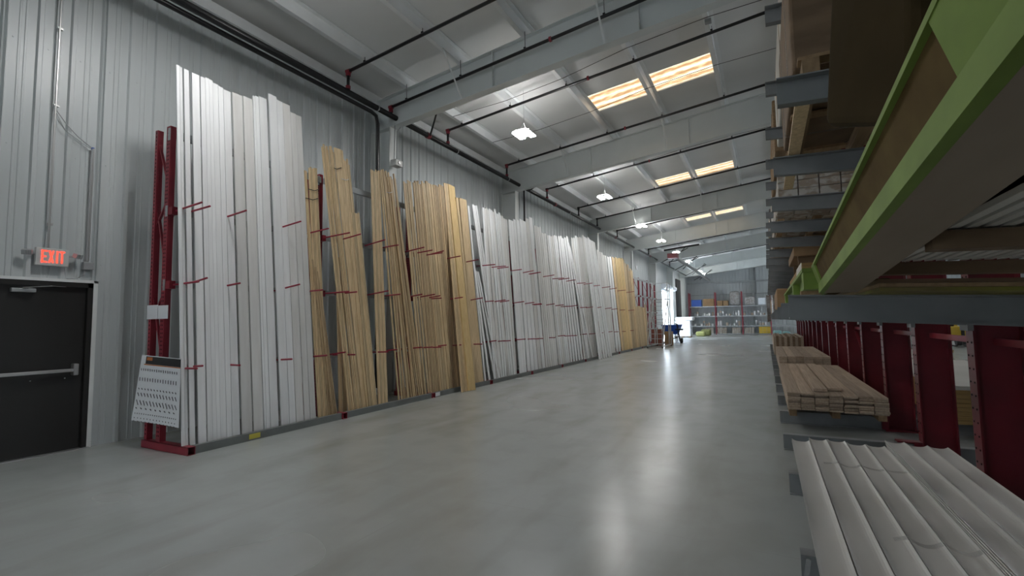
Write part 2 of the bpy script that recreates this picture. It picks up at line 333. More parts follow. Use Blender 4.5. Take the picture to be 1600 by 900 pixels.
# exit sign
ex = thing('exit_sign', 'white EXIT sign with red letters and two emergency lamp heads above the dark door', 'exit sign', (WX+.03, 2.64, 2.29))
bevel(MB().box(WX+.032, WX+.085, 2.485, 2.80, 2.285, 2.50).build('sign_housing', mat('sign_white', (.62,.63,.62), .5), ex), .006)
lt = MB(); xx = WX+.0865
def strokes(L, y, z, w, h, s):
    R = {'E': [(0,0,s,h),(0,0,w,s),(0,h-s,w,h),(0,h/2-s/2,w*.85,h/2+s/2)], 'I': [(w/2-s/2,0,w/2+s/2,h)], 'T': [(w/2-s/2,0,w/2+s/2,h),(0,h-s,w,h)]}
    if L == 'X':
        for a, b in (((0,0),(w,h)), ((0,h),(w,0))):
            lt.bar((xx, y+a[0]+(s/2 if a[0]==0 else -s/2), z+a[1]), (xx, y+b[0]+(s/2 if b[0]==0 else -s/2), z+b[1]), s*1.05, .003, (0,1,0))
    else:
        for r in R[L]: lt.box(xx-.0015, xx+.0015, y+r[0], y+r[2], z+r[1], z+r[3])
for L, y in (('E', 2.535), ('X', 2.60), ('I', 2.668), ('T', 2.702)): strokes(L, y, 2.32, .055 if L != 'I' else .03, .15, .017)
lt.build('sign_letters', hotred, ex)
for s, yy in ((-1, 2.42), (1, 2.86)):
    hd = MB(); hd.tube([(WX+.06, yy-s*.06, 2.42), (WX+.07, yy, 2.42)], .012); M = Matrix.Translation((WX+.1, yy+s*.02, 2.43)) @ Matrix.Rotation(s*.5, 4, 'Z') @ Matrix.Rotation(.35, 4, 'Y')
    hd.box(-.03, .03, -.045, .045, -.028, .028, M)
    for k in range(4): hd.box(-.032, -.03+.064, -.04+k*.022, -.034+k*.022, -.03, .03, M)
    bevel(hd.build('lamp_head', galv, ex), .004, 1)
# conduits
cn = thing('electrical_conduit', 'thin steel conduit running up the ribbed wall from the exit sign', 'conduit', (WX+.06, 2.6, 2.5))
MB().tube([(WX+.062, 2.60, 2.5), (WX+.062, 2.60, 6.4)], .012).build('pipe', steel, cn)
for z in (2.8, 4.3, 5.3): MB().box(WX+.03, WX+.07, 2.585, 2.635, z-.012, z+.012).build('clamp', steel, cn)
MB().tube([(WX+.06, 2.605, 4.25), (WX+.05, 2.72, 4.1), (WX+.05, 2.84, 3.98), (WX+.05, 3.0, 3.87)], .005).tube([(WX+.07, 2.61, 4.2), (WX+.06, 2.7, 4.02), (WX+.05, 2.9, 3.9), (WX+.05, 3.0, 3.86)], .004).build('loose_cable', galv, cn)
cn = thing('electrical_conduit', 'short steel conduit rising from the grey junction box beside the dark door', 'conduit', (WX+.05, 3.0, 2.3))
MB().tube([(WX+.062, 3.0, 2.37), (WX+.062, 3.0, 3.87)], .013).build('pipe', steel, cn)
MB().tube([(WX+.05, 3.0, 3.86), (WX+.05, 3.0, 3.885)], .017).build('end_cap', blue, cn)
jb = MB().box(WX+.02, WX+.08, 2.95, 3.06, 2.27, 2.37).build('junction_box', galv); bevel(jb, .006)
tag(jb, 'small grey junction box with a flex lead at the corner of the dark door', 'junction box')
MB().tube([(WX+.05, 2.98, 2.27), (WX+.08, 2.96, 2.2), (WX+.05, 2.90, 2.15), (WX+.05, 2.8, 2.14)], .006).build('flex_lead', galv, jb)
# ================================================================ sprinkler pipes
PX = -7.12
def pipe_main():
    t = thing('sprinkler_main', 'thick black sprinkler main running along the left wall under the eave', 'pipe', (PX, 20, 6.12))
    z = lambda y: 6.10
    MB().tube([(PX, Y0+.5, 6.10), (PX, 54, 6.10)], .058, 14).build('pipe', black, t, smooth=True)
    for y in (9.35, 17.4, 26, 35): MB().tube([(PX, y-.05, 6.10), (PX, y+.05, 6.10)], .075, 14).build('coupling', redm, t)
    for y in (3.0, 7.6, 10.6, 13.5, 19, 24, 30, 36): MB().tube([(PX, y-.012, 6.10), (PX, y+.012, 6.10)], .066, 14).build('hanger_ring', steel, t)
    t2 = thing('sprinkler_supply', 'second black pipe running tight below the main until the black riser', 'pipe', (PX-.1, 0, 6.0))
    MB().tube([(PX-.13, Y0+.5, 6.04), (PX-.13, 7.55, 6.04), (PX-.13, 7.7, 6.0), (PX-.13, 7.75, 5.85), (PX-.13, 7.75, .2)], .042, 12).build('pipe', black, t2, smooth=True)
pipe_main()
Q = .9467
for i, y in enumerate([6.78, 8.02, 10.19, 13.43, 16.65, 20.13, 22.79, 26.4, 30.4, 34.5, 39.0, 43, 47.4]):
    t = thing('sprinkler_branch', 'black sprinkler branch pipe crossing under the roof, ' + ['nearest of all', 'tucked against the nearest rafter', 'just beyond the nearest rafter', 'between the nearest skylights and the second rafter', 'just beyond the second rafter', 'over the second pair of skylights', 'just before the third rafter', 'beyond the third rafter', 'beyond the third skylight pair', 'above the tube heater', 'past the middle of the tube heater', 'second from the far end', 'farthest of all'][i], 'pipe', (PX, y, 6.1))
    z0 = 6.54 if i != 1 else 6.30; sl = .115; zf = lambda x: z0+sl*(x+7)
    MB().tube([(PX, y, 6.14), (PX, y, zf(PX)-.03)], .03).build('drop', black, t, smooth=True)
    MB().tube([(PX, y, zf(PX)), (14.5 if i > 1 else 3.0, y, zf(RIDGE)-.35 if False else zf(14.5) if i > 1 and False else zf(14.5 if i > 1 else 3.0)-(1.0 if i > 1 else 0)*0)] if i <= 1 else [(PX, y, zf(PX)), (RIDGE, y, zf(RIDGE)-.02)], .032).build('pipe', black, t, smooth=True)
    for zz in ((6.20, zf(PX)-.06) if i < 6 else (6.2,)): MB().tube([(PX, y, zz-.03), (PX, y, zz+.03)], .048).build('coupling', redm if i < 5 else black, t)
    MB().tube([(PX-.045, y, zf(PX)+.0), (PX+.05, y, zf(PX))], .045).build('elbow', redm if i < 4 else black, t)
    for x in ((-3.3, .9) if i < 5 else ()): MB().tube([(x-.02, y, zf(x)), (x+.02, y, zf(x)+.003)], .05).build('coupling', redm, t)
    for x in (-6.72, -5.32, -3.86, -2.31, -.74):
        if i < 8: MB().box(x+.036, x+.044, y-.004, y+.004, zf(x), under(x)+.02).box(x+.015, x+.055, y-.02, y+.02, zf(x)+.03, zf(x)+.06).build('hanger', black, t)
# pipe sway braces
for n_, (x, y, lab) in enumerate([(-6.5, 8.9, 'short black sway brace from the sprinkler main to the nearest rafter'), (-6.3, 15.0, 'long black sway brace from the sprinkler main up to the second rafter'), (-6.8, 24, 'small black sway brace on the sprinkler main near the third rafter')]):
    o = MB().tube([(PX, y+(.5, 0, .3)[n_], 6.05), (x, y-.0, 6.45)], .022).tube([(x-.03, y, 6.42), (x+.04, y, 6.52)], .05).build('sway_brace', black); tag(o, lab, 'brace')
# power box on the first column
bx = thing('socket_box', 'white electrical box with two conduits on the nearest steel column', 'electrical box', (-7.1, 8.2, 4.6))
p = at(617, 256, X=-7.12)
bevel(MB().box(-7.16, -7.0, p.y-.1, p.y+.12, p.z-.07, p.z+.07).build('box', mat('box_white', (.6,.6,.58), .5), bx), .01)
MB().tube([(-7.1, p.y-.04, p.z+.07), (-7.1, p.y-.02, 5.95)], .013).tube([(-7.1, p.y+.04, p.z+.07), (-7.1, p.y+.05, 5.8), (-7.05, p.y+.1, 5.9)], .013).build('conduit', galv, bx)
MB().box(-7.0, -6.985, p.y-.03, p.y+.03, p.z-.03, p.z+.03).build('socket', black, bx)
# ================================================================ lamps
def lamp(x, y, z, lab, group=None):
    t = thing('high_bay_lamp', lab, 'lamp', (x, y, z), group)
    bevel(MB().box(x-.22, x+.22, y-.2, y+.2, z+.021, z+.07).build('housing', mat_l, t), .01)
    for s in (-1, 1): MB().box(x+s*.14-.07, x+s*.14+.07, y-.22, y+.22, z, z+.02).build('light_panel', lampm, t)
    MB().box(x-.15, x+.15, y-.2, y+.2, z+.0705, z+.075).build('ceiling_fill_panel', upm, t)  # glowing top panel, added to brighten the ceiling
    MB().tube([(x, y-.2, z+.07), (x, y, z+.3), (x, y+.2, z+.07)], .004, 6).tube([(x, y, z+.3), (x, y, deck(x))], .004, 6).build('hanging_wire', steel, t)
mat_l = mat('lamp_housing', (.6,.6,.6), .4)
for x, y, lab in ((-4.95, 10.25, 'nearest of the glowing twin panel lamps seen under the roof'), (-5.01, 17.03, 'second nearest glowing twin panel lamp'), (-5.08, 23.2, 'third twin panel lamp, just below the third rafter'),
                  (-5.09, 28.2, 'fourth twin panel lamp, below the fourth rafter'), (-5.1, 33.5, 'fifth twin panel lamp, beside the red heater box'), (-5.1, 39.3, 'sixth twin panel lamp, behind the tube heater'), (-5.3, 47.8, 'seventh twin panel lamp, near the end of the heater tube'), (-5.3, 50.5, 'farthest twin panel lamp before the end wall')):
    lamp(x, y, 6.0, lab)
for x, y in ((-5.0, 3.4), (-5.0, -3.5), (6.5, 10), (6.5, 24), (6.5, 38), (14, 17), (14, 31), (14, 45), (6.5, 52)):  # unseen lamps behind the camera and in other aisles, added for their light
    lamp(x, y, 6.0, 'unseen twin panel lamp, placed outside the picture to add light', 'lamps outside the view')
dp = MB().tube([(-7.1, 14.62, 4.3), (-7.1, 14.62, 6.06)], .03).build('drain_pipe', black); tag(dp, 'vertical black drain pipe beside the second steel column', 'pipe')
db = bevel(MB().box(-.80, -.68, 9.85, 9.97, under(-.74)-.06, under(-.74)).build('ceiling_junction_box', galv), .008); tag(db, 'small junction box under the roof purlin right of the nearest skylight', 'junction box')
# thin cables strung across the roof bays
for k, y in enumerate((9.9, 11.9, 16.8, 20.6)):
    o = MB().tube([(x, y+.15*math.sin(x), under(x)-.004) for x in (-6.72, -5.32, -3.86, -2.31, -.74, .84, 2.4, 3.9)], .006, 6).build('brace_cable', black)
    tag(o, 'thin dark cable strung under the roof, ' + ['just beyond the nearest rafter', 'crossing the nearest skylights', 'by the second lamp', 'crossing the second skylights'][k], 'cable')
# tube heater
ht = thing('tube_heater', 'long suspended radiant tube heater with a red burner box', 'heater', (-5.0, 32, 5.6))
MB().tube([(-4.95, 31.9, 5.55), (-5.0, 53, 5.55)], .13, 14).build('heater_tube', steel, ht, smooth=True)
MB().tube([(-4.95, 31.6, 5.55), (-4.95, 32.1, 5.55)], .001).box(-5.35, -4.75, 31.5, 32.1, 5.42, 5.72).build('burner_box', redm, ht)
for y in (33, 38.5, 44, 49.5):
    MB().tube([(-6.0, y, 4.95+.4), (-4.4, y+.8, 6.3)], .03, 6).tube([(-4.4, y, 6.3), (-5.6, y+1.2, 5.5)], .03, 6).build('support_strut', black, ht)
MB().tube([(-5.8, 33.0, 6.15), (-3.6, 33.0, 6.35)], .06, 8).build('support_pipe', black, ht)
# ================================================================ left lumber rack
RY = [3.44+2.373*k for k in range(14)]; RPX = -6.765
rack = thing('lumber_rack', 'long red vertical lumber rack with red divider arms along the left wall', 'rack', (-6.6, 3.44, 0))
for k, y in enumerate(RY):
    ht_ = 4.12
    q = MB(); q.box(RPX-.045, RPX+.045, y-.035, y+.035, .09, ht_)
    if k < 6:
        q.mi = 1
        for n_ in range(int(ht_/.0508)-3):
            z = .16+n_*.0508
            for dx in (-.016, .016): q.box(RPX+dx-.006, RPX+dx+.006, y-.0365, y-.034, z, z+.02)
        q.mi = 0
    up = q.build('upright', [redm, holem], rack)
    q = MB(); q.box(-7.08, -7.02, y-.035, y+.035, .09, ht_)
    if k < 3:
        q.mi = 1
        for n_ in range(int(ht_/.0508)-3):
            z = .16+n_*.0508; q.box(-7.058, -7.044, y-.0365, y-.034, z, z+.022)
    q.build('rear_post', [redm, holem], up)
    q = MB()
    for z0, z1 in ((.35, 1.0), (1.0, 2.0), (2.0, 1.6), (2.2, 3.2), (3.2, 2.8), (3.3, 4.0)): q.bar((RPX, y, z0), (-7.06, y, z1), .03, .02, (0,1,0))
    if k == 0 or k > 10: q.build('brace', redm, up)
    bs = MB(); x0, x1 = -7.12, -6.10
    bs.box(x0, x1, y-.045, y+.045, .09, .096).box(x0, x1, y-.045, y-.039, 0, .096).box(x0, x1, y+.039, y+.045, 0, .096).box(x0, x1, y-.045, y+.045, 0, .004)
    bs.build('base_arm', redm, rack)
    for z in (1.0, 2.05, 3.0):
        MB().box(RPX+.045, RPX+.13, y-.03, y+.04, z-.05, z+.05).build('arm_bracket', redm, up)
        MB().box(RPX-.0, RPX+.045, y-.043, y-.035, z-.07, z+.07).box(RPX-.0, RPX+.045, y+.035, y+.043, z-.07, z+.07).build('connector_plate', galv, up)
    MB().box(RPX-.0, RPX+.045, y-.043, y-.035, 3.93, 4.09).build('connector_plate', galv, up)
for k in range(13):
    a, b = RY[k]+.035, RY[k+1]-.035
    MB().box(-6.72, -6.68, a, b, 3.96, 4.06).box(-6.72, -6.68, a, b, .95, 1.03).box(-6.72, -6.68, a, b, 2.02, 2.1).box(-6.72, -6.68, a, b, 2.97, 3.05).build('beam', galv, rack)
    MB().box(-6.185, -6.125, RY[k]+.048, RY[k+1]-.048, 0.0, .098).build('front_rail', railm, rack)
roddy = [0.02, .15, .62, 1.42, 1.97, 2.36, 2.64, 3.3, 3.72, 4.4, 4.66, 4.95, 5.1, 5.8, 6.6, 7.35, 7.8, 8.1, 8.9, 9.7, 10.1, 10.3, 11.2, 12, 12.6, 13.4, 14.5, 15.3, 16.4, 17.8, 18.9, 20.3, 22.0]
nrod = 0
for z in (1.0, 2.05, 3.0):
    for k, dy in enumerate(roddy):
        if nrod >= 99: break
        y = 3.44+dy+random.uniform(-.06, .06)*(k > 1); s = random.uniform(-.05, .08)
        a = (-6.66, y, z); b = (-6.08+random.uniform(-.05, .03), y+(random.uniform(-.06, .06) if k else .0), z+.03+s*.5)
        MB().tube([a, b], .0125, 8).build('divider_arm', rodm, rack); nrod += 1
# labels on the rack
MB().box(-6.124, -6.122, 4.18, 4.34, .02, .085).build('yellow_label', yell, rack)
MB().box(-6.124, -6.122, 8.25, 8.42, .015, .09).build('white_label', paper, rack)
# poster
ps = thing('profile_poster', 'curling white moulding chart poster with black header on the red end upright', 'poster', (-6.9, 3.36, .3))
q = MB(); n_ = 12; zs = (.30, 1.14)
def pc(u, z):
    k = (z-.30)/.84; x = -7.19+.93*u+.05*k*(1-u)+(.06 if False else 0); return (x, 3.385-.07*(1-u)**2*(1-k)-.01, z-.0*u+.03*(u-.5)*(-1))
def grid(q, u0, u1, z0, z1, off=0, nu=12, nz=8):
    vs = []
    for i in range(nu+1):
        for j in range(nz+1):
            x, y, z = pc(u0+(u1-u0)*i/nu, z0+(z1-z0)*j/nz); vs += [(x, y-off, z), (x, y-off+.0015, z)]
    idx = lambda i, j, s: 2*(i*(nz+1)+j)+s; fs = []
    for i in range(nu):
        for j in range(nz):
            fs += [(idx(i,j,0), idx(i+1,j,0), idx(i+1,j+1,0), idx(i,j+1,0)), (idx(i,j,1), idx(i,j+1,1), idx(i+1,j+1,1), idx(i+1,j,1))]
    q.add(vs, fs)
grid(q, 0, 1, .33, 1.15); q.build('sheet', paper, ps)
q = MB(); grid(q, .13, 1, 1.045, 1.14, .003, 12, 1); q.build('header', ink, ps)
q = MB(); grid(q, .10, 1, 1.03, 1.042, .003, 12, 1); grid(q, .16, .30, 1.09, 1.13, .005, 3, 1); q.build('orange_print', orange, ps)
q = MB(); rr = random.Random(3)
for z, nn, h, sl in ((.97, 17, .035, .006), (.85, 15, .05, 0), (.73, 13, .02, .02), (.66, 13, .05, .03), (.56, 13, .065, .04), (.49, 9, .015, .03), (.425, 20, .01, .01), (.37, 14, .012, .01), (.33, 12, .014, .015)):
    for i in range(nn):
        u = .05+.92*i/nn; x, y, zz = pc(u, z); hh = h*rr.uniform(.7, 1)
        q.bar((x, y-.004, zz+hh/2), (x+sl, y-.004, zz-hh/2), .012, .001, (1,0,0))
q.build('profile_drawings', ink, ps)
pp = MB().box(-7.08, -6.83, 3.385, 3.39, 1.62, 1.80).box(-6.82, -6.60, 3.385, 3.39, 1.62, 1.79).build('paper_notice', paper); tag(pp, 'blank white paper notice in a plastic sleeve on the red end upright', 'notice')
# ================================================================ boards on the rack
BX_TOP = -6.58; NB = [0]
def lean_x(z, Xf=-6.24): return Xf+(BX_TOP-Xf)*z/4.1
def top_point(px, py, Xf=-6.24):
    x = -6.62
    for _ in range(5):
        p = at(px, py, X=x); x = lean_x(p.z, Xf)
    return p
def board(name, label, cat, group, mt, xt, yt, wt, xf, thick=.019, Xf=-6.24, lift=0, bow=0, dx=0, wmin=.012):
    """one board: top centre pixel (xt,yt), width wt px at the top, foot centre pixel xf"""
    xf0 = Xf+dx
    T = top_point(xt, yt, Xf); W = abs(at(xt+wt/2, yt, X=T.x).y-at(xt-wt/2, yt, X=T.x).y); W = max(W*.97, wmin)
    Fp = Vector((xf0, foot_y(xf, xf0), .004+lift)); T = T+Vector((dx, 0, 0))
    o = MB().bar(Fp, T, W, thick, (0,1,0), (0, bow, 0), 4 if bow else 1).build(name, mt, loc=Fp)
    NB[0] += 1
    return tag(o, label, cat, group)
def cluster(n, name, label, cat, group, mt, xt0, xt1, ya, yb, xf0, xf1, thick=.02, jit=4, Xf=-6.24, dxj=.0, bow=.0, lift=0, depth=1, cross=0):
    mts = mt if isinstance(mt, (list, tuple)) else [mt]
    for dpt in range(depth):
        for i in range(n):
            k = (i+.5)/n; wt = (xt1-xt0)/n; kk = k+random.uniform(-cross, cross)
            board(name, label, cat, group, random.choice(mts), xt0+(xt1-xt0)*k, ya+(yb-ya)*k+random.uniform(-jit, jit)+dpt*6, wt*(random.uniform(.76, .98) if name == 'moulding_strip' else random.uniform(.88, 1.0)),
                  xf0+(xf1-xf0)*kk, thick, Xf, lift, random.uniform(-bow, bow), dx=random.choice((0, .012, .024))*(dxj > 0)-dpt*(thick+.026))
def wboards(lst, label, group, mt, f=lambda x: 284+(x-275)*1.075, dxs=(0,)):
    for i, (a, b, y) in enumerate(lst):
        board('primed_board', label, 'board', group, mt, (a+b)/2, y, b-a, f((a+b)/2), .019, dx=dxs[i % len(dxs)])
wboards([(275,279.6,102), (279.8,284,105)], 'narrow bright white board at the left end of the rack, beside the red end upright', 'white boards beside the end upright', white)
wboards([(286.5,294.5,109)], 'white board with a gap on both sides, second group from the red end upright', None, white)
wboards([(299,311,116)], 'tall white board just right of the dark gap near the rack end', None, white)
wboards([(312.5,320,121), (320,326,122), (326,331.5,125)], 'slim white board in the trio left of the widest white boards', 'slim white trio', white)
wboards([(331.5,340,131), (340.3,348,136)], 'smooth white board at the stepped tops left of the two dusty boards', 'white boards before the step', white)
wboards([(348.3,359.8,142)], 'white board just after the step, touching the dusty boards', None, white)
wboards([(362.5,378,147)], 'dusty off-white wide board, left one of the pair in mid bay', None, offw)
wboards([(379.5,394,153)], 'dusty off-white wide board, right one of the pair in mid bay', None, offw)
wboards([(395,398,150), (398.3,403.5,151)], 'thin edge-on primed strip right of the dusty pair', 'edge-on strips', white)
wboards([(404,416,153)], 'clean white board left of the tallest narrow gap', None, white)
wboards([(419.5,431.5,149)], 'white board standing taller than both its neighbours', None, white)
wboards([(431.8,441,158)], 'white board right of the one that stands taller', None, white)
wboards([(441.3,452.5,163)], 'faintly scuffed white board, third from the right of the first bay', None, offw)
wboards([(453.5,461.5,177), (461.8,470.3,181)], 'lower scuffed off-white board at the right end of the first bay', 'low boards closing the first bay', offw)
ST = 'moulding_strip'
cluster(2, ST, 'tan pine strip peeking out behind the last white board of the first bay', 'strip', 'strips behind the white boards', pine, 475, 479, 266, 268, 497, 503, .02, 1)
cluster(6, ST, 'pine strip in the tied upright bundle left of the second red upright', 'strip', 'first tied pine bundle', pine, 482, 495, 262, 264, 499, 513, .02, 1.5)
cluster(5, ST, 'darker pine strip fanned out low beside the first tied bundle', 'strip', 'low fanned strips', pined, 486, 497, 400, 425, 514, 528, .016, 10, dxj=1)
cluster(9, ST, 'pine strip in the tall bundle that leans right above the second upright', 'strip', 'tall leaning pine bundle', pine, 500.5, 521, 229, 234, 545, 566, .018, 4, dxj=1, bow=.03)
cluster(1, 'pine_board', 'wide flat pine board in the middle of the tall tied bundle', 'board', None, pine, 521, 532.5, 232, 232, 566, 576, .02, 0, Xf=-6.27)
cluster(5, ST, 'pine strip right of the wide flat board in the tall tied bundle', 'strip', 'right half of the tall bundle', pine, 532.5, 546, 236, 262, 573, 588, .018, 6)
cluster(2, ST, 'broad brown pine strip standing straight behind the leaning bundle', 'strip', 'straight brown strips', pined, 524, 538, 400, 400, 529, 543, .018, 3, Xf=-6.30)
cluster(5, ST, 'short pine strip ending halfway up, right of the tall bundle', 'strip', 'short pine strips', pine, 549, 561, 331, 333, 577, 590, .02, 2, Xf=-6.22)
cluster(8, ST, 'pine strip standing straight in the bundle left of the black riser pipe', 'strip', 'straight pine bundle', pine, 579, 593, 266, 268, 591, 606, .02, 2)
cluster(13, ST, 'pine strip in the big bundle leaning right below the white socket box', 'strip', 'big leaning pine bundle', [pine, pined], 592, 617, 268, 277, 623, 663, .02, 5, dxj=1, bow=.05, cross=.02)
cluster(4, ST, 'dark pine strip behind the big leaning bundle', 'strip', 'strips behind the leaning bundle', pined, 598, 618, 300, 320, 640, 668, .02, 10, Xf=-6.30)
cluster(4, ST, 'loose thin pine strip fanning in front of the third red upright', 'strip', 'loose fan of thin strips', pine, 629.5, 642, 282, 286, 658, 678, .014, 3, bow=.04)
cluster(7, ST, 'rough pine board edge in the stack right of the third red upright', 'strip', 'rough pine stack', [pine, pined], 645, 660, 285, 286, 672, 690, .03, 3)
cluster(4, ST, 'pale pine board in the middle of the tightly packed pine stacks', 'strip', 'pale pine boards', pine, 660, 676, 284, 290, 690, 706, .03, 3)
cluster(7, ST, 'dark-edged pine board left of the yellow boards', 'strip', 'dark-edged pine boards', [pined, pine], 676, 692, 291, 290, 705, 721, .03, 3)
for k in range(6):
    a = 693+k*1.5
    board('pine_board', 'pine board seen edge-on in the stack standing out in front of the grey rail', 'board', 'boards out in front of the rail', pine, a+.8, 286+k*.4, 1.45, 722+k*1.9, .02, Xf=-5.98, dx=0)
board('pine_board', 'broad yellow pine board in front of the grey rail', 'board', None, piney, 704, 290, 10, 737, .05, Xf=-5.95)
board('pine_board', 'thin pine board just right of the broad yellow board', 'board', None, pine, 713.5, 309, 3.5, 744, .03)
board('pine_board', 'clean flat pine board, last of the pine before the white boards', 'board', None, pine, 722.5, 311, 11.5, 750, .03)
LS = 'white_strip'
cluster(1, LS, 'single white strip beside the last flat pine board', 'strip', None, white, 730, 732.6, 322, 322, 757, 760, .02, 0)
cluster(3, LS, 'thick white strip in the upright trio before the fourth upright', 'strip', 'upright white trio', white, 737, 745, 320, 323, 776, 786, .025, 2)
cluster(3, LS, 'white strip sagging far to the right at its foot after the pine boards', 'strip', 'sagging white strips', white, 740, 748, 420, 425, 760, 786, .016, 3, Xf=-6.20, cross=.05)
cluster(10, LS, 'white strip in the fanned bundle with uneven tops, fourth bay', 'strip', 'fanned white bundle', [white, offw], 752, 780, 323, 332, 772, 806, .02, 4, dxj=1, bow=.03)
cluster(4, LS, 'pale board right of the fanned white bundle', 'strip', 'boards right of the fanned bundle', offw, 780, 792, 337, 343, 793, 808, .02, 2)
cluster(3, LS, 'white strip left of the wide flat white board group', 'strip', 'strips left of the wide boards', white, 794, 805.5, 343, 345, 812, 823, .02, 2)
cluster(5, 'primed_board', 'wide white board in the broad level-topped group, fifth bay', 'board', 'broad level-topped group', [white, offw], 806, 831, 346, 341, 824, 853, .02, 2)
cluster(4, LS, 'white strip right of the broad level-topped group', 'strip', 'strips right of the broad group', offw, 834, 845, 350, 357, 853, 866, .02, 2)
cluster(2, LS, 'lower white strip beside a narrow dark gap', 'strip', 'lower strips at the dark gap', offw, 846, 852.5, 364, 364, 866, 872, .02, 1)
cluster(6, LS, 'white strip in the group right of the narrow dark gap', 'strip', 'group right of the dark gap', [white, offw], 853.5, 870, 368, 369, 873, 891, .02, 1.5)
cluster(5, LS, 'white strip in the even group in the middle of the white run', 'strip', 'even middle group', white, 871, 887, 370, 371, 891, 912, .02, 2)
cluster(2, LS, 'white strip leaning far right across the even middle group', 'strip', 'far leaning strips', white, 887, 891, 380, 384, 916, 930, .016, 2, Xf=-6.18)
cluster(7, LS, 'white strip in the tall group before the yellow boards', 'strip', 'tall group before the end', [white, offw], 892, 912, 371, 369, 912, 934, .02, 2.5)
cluster(6, LS, 'white strip standing out over the grey rail', 'strip', 'strips out over the rail', white, 912, 929, 370, 377, 935, 957, .02, 2, Xf=-5.97, cross=.02)
cluster(5, LS, 'shorter greyish strip right of the strips that stand over the rail', 'strip', 'shorter greyish strips', offw, 932, 947, 391, 399, 948, 962, .02, 2)
cluster(2, LS, 'bright white strip touching the yellow wood', 'strip', 'bright strips by the yellow wood', white, 948, 955, 401, 402, 963, 971, .02, 1)
cluster(7, ST, 'yellow wood strip in the tall level group near the far end of the rack', 'strip', 'yellow wood group', [piney, pine], 955.5, 973, 403, 404, 972, 988, .03, 1.5)
cluster(7, ST, 'brown wood strip with ragged tops near the far end of the rack', 'strip', 'ragged brown group', [pined, pine], 973, 988, 408, 424, 985, 1000, .03, 5)
cluster(8, ST, 'short wood strip half as high as its neighbours at the far end of the rack', 'strip', 'short far wood group', [pine, pined], 991, 1009, 476, 479, 1000, 1014, .03, 3)
# ties round bundles
def tie(px0, px1, py, lab, mt=galv, dx=.02):
    a = top_point(px0, py); b = top_point(px1, py)
    o = MB().tube([(a.x+dx, a.y-.01, a.z), (a.x+dx+.012, (a.y+b.y)/2, a.z-.005), (b.x+dx, b.y+.01, b.z)], .006, 6).tube([(a.x+dx, a.y-.01, a.z), (a.x-.03, a.y-.012, a.z+.01)], .006, 6).build('string_tie', mt); tag(o, lab, 'tie')
tie(482, 496, 296, 'dark string tie near the top of the first tied pine bundle', black)
tie(478, 495, 310, 'second string tie low on the first tied pine bundle', black)
tie(518, 531, 262, 'dark string tie across the tall pine bundle', black)
tie(534, 543, 280, 'white plastic tie on the right half of the tall pine bundle', paper)
tie(602, 611, 300, 'white plastic tag tie on the big leaning bundle', paper)
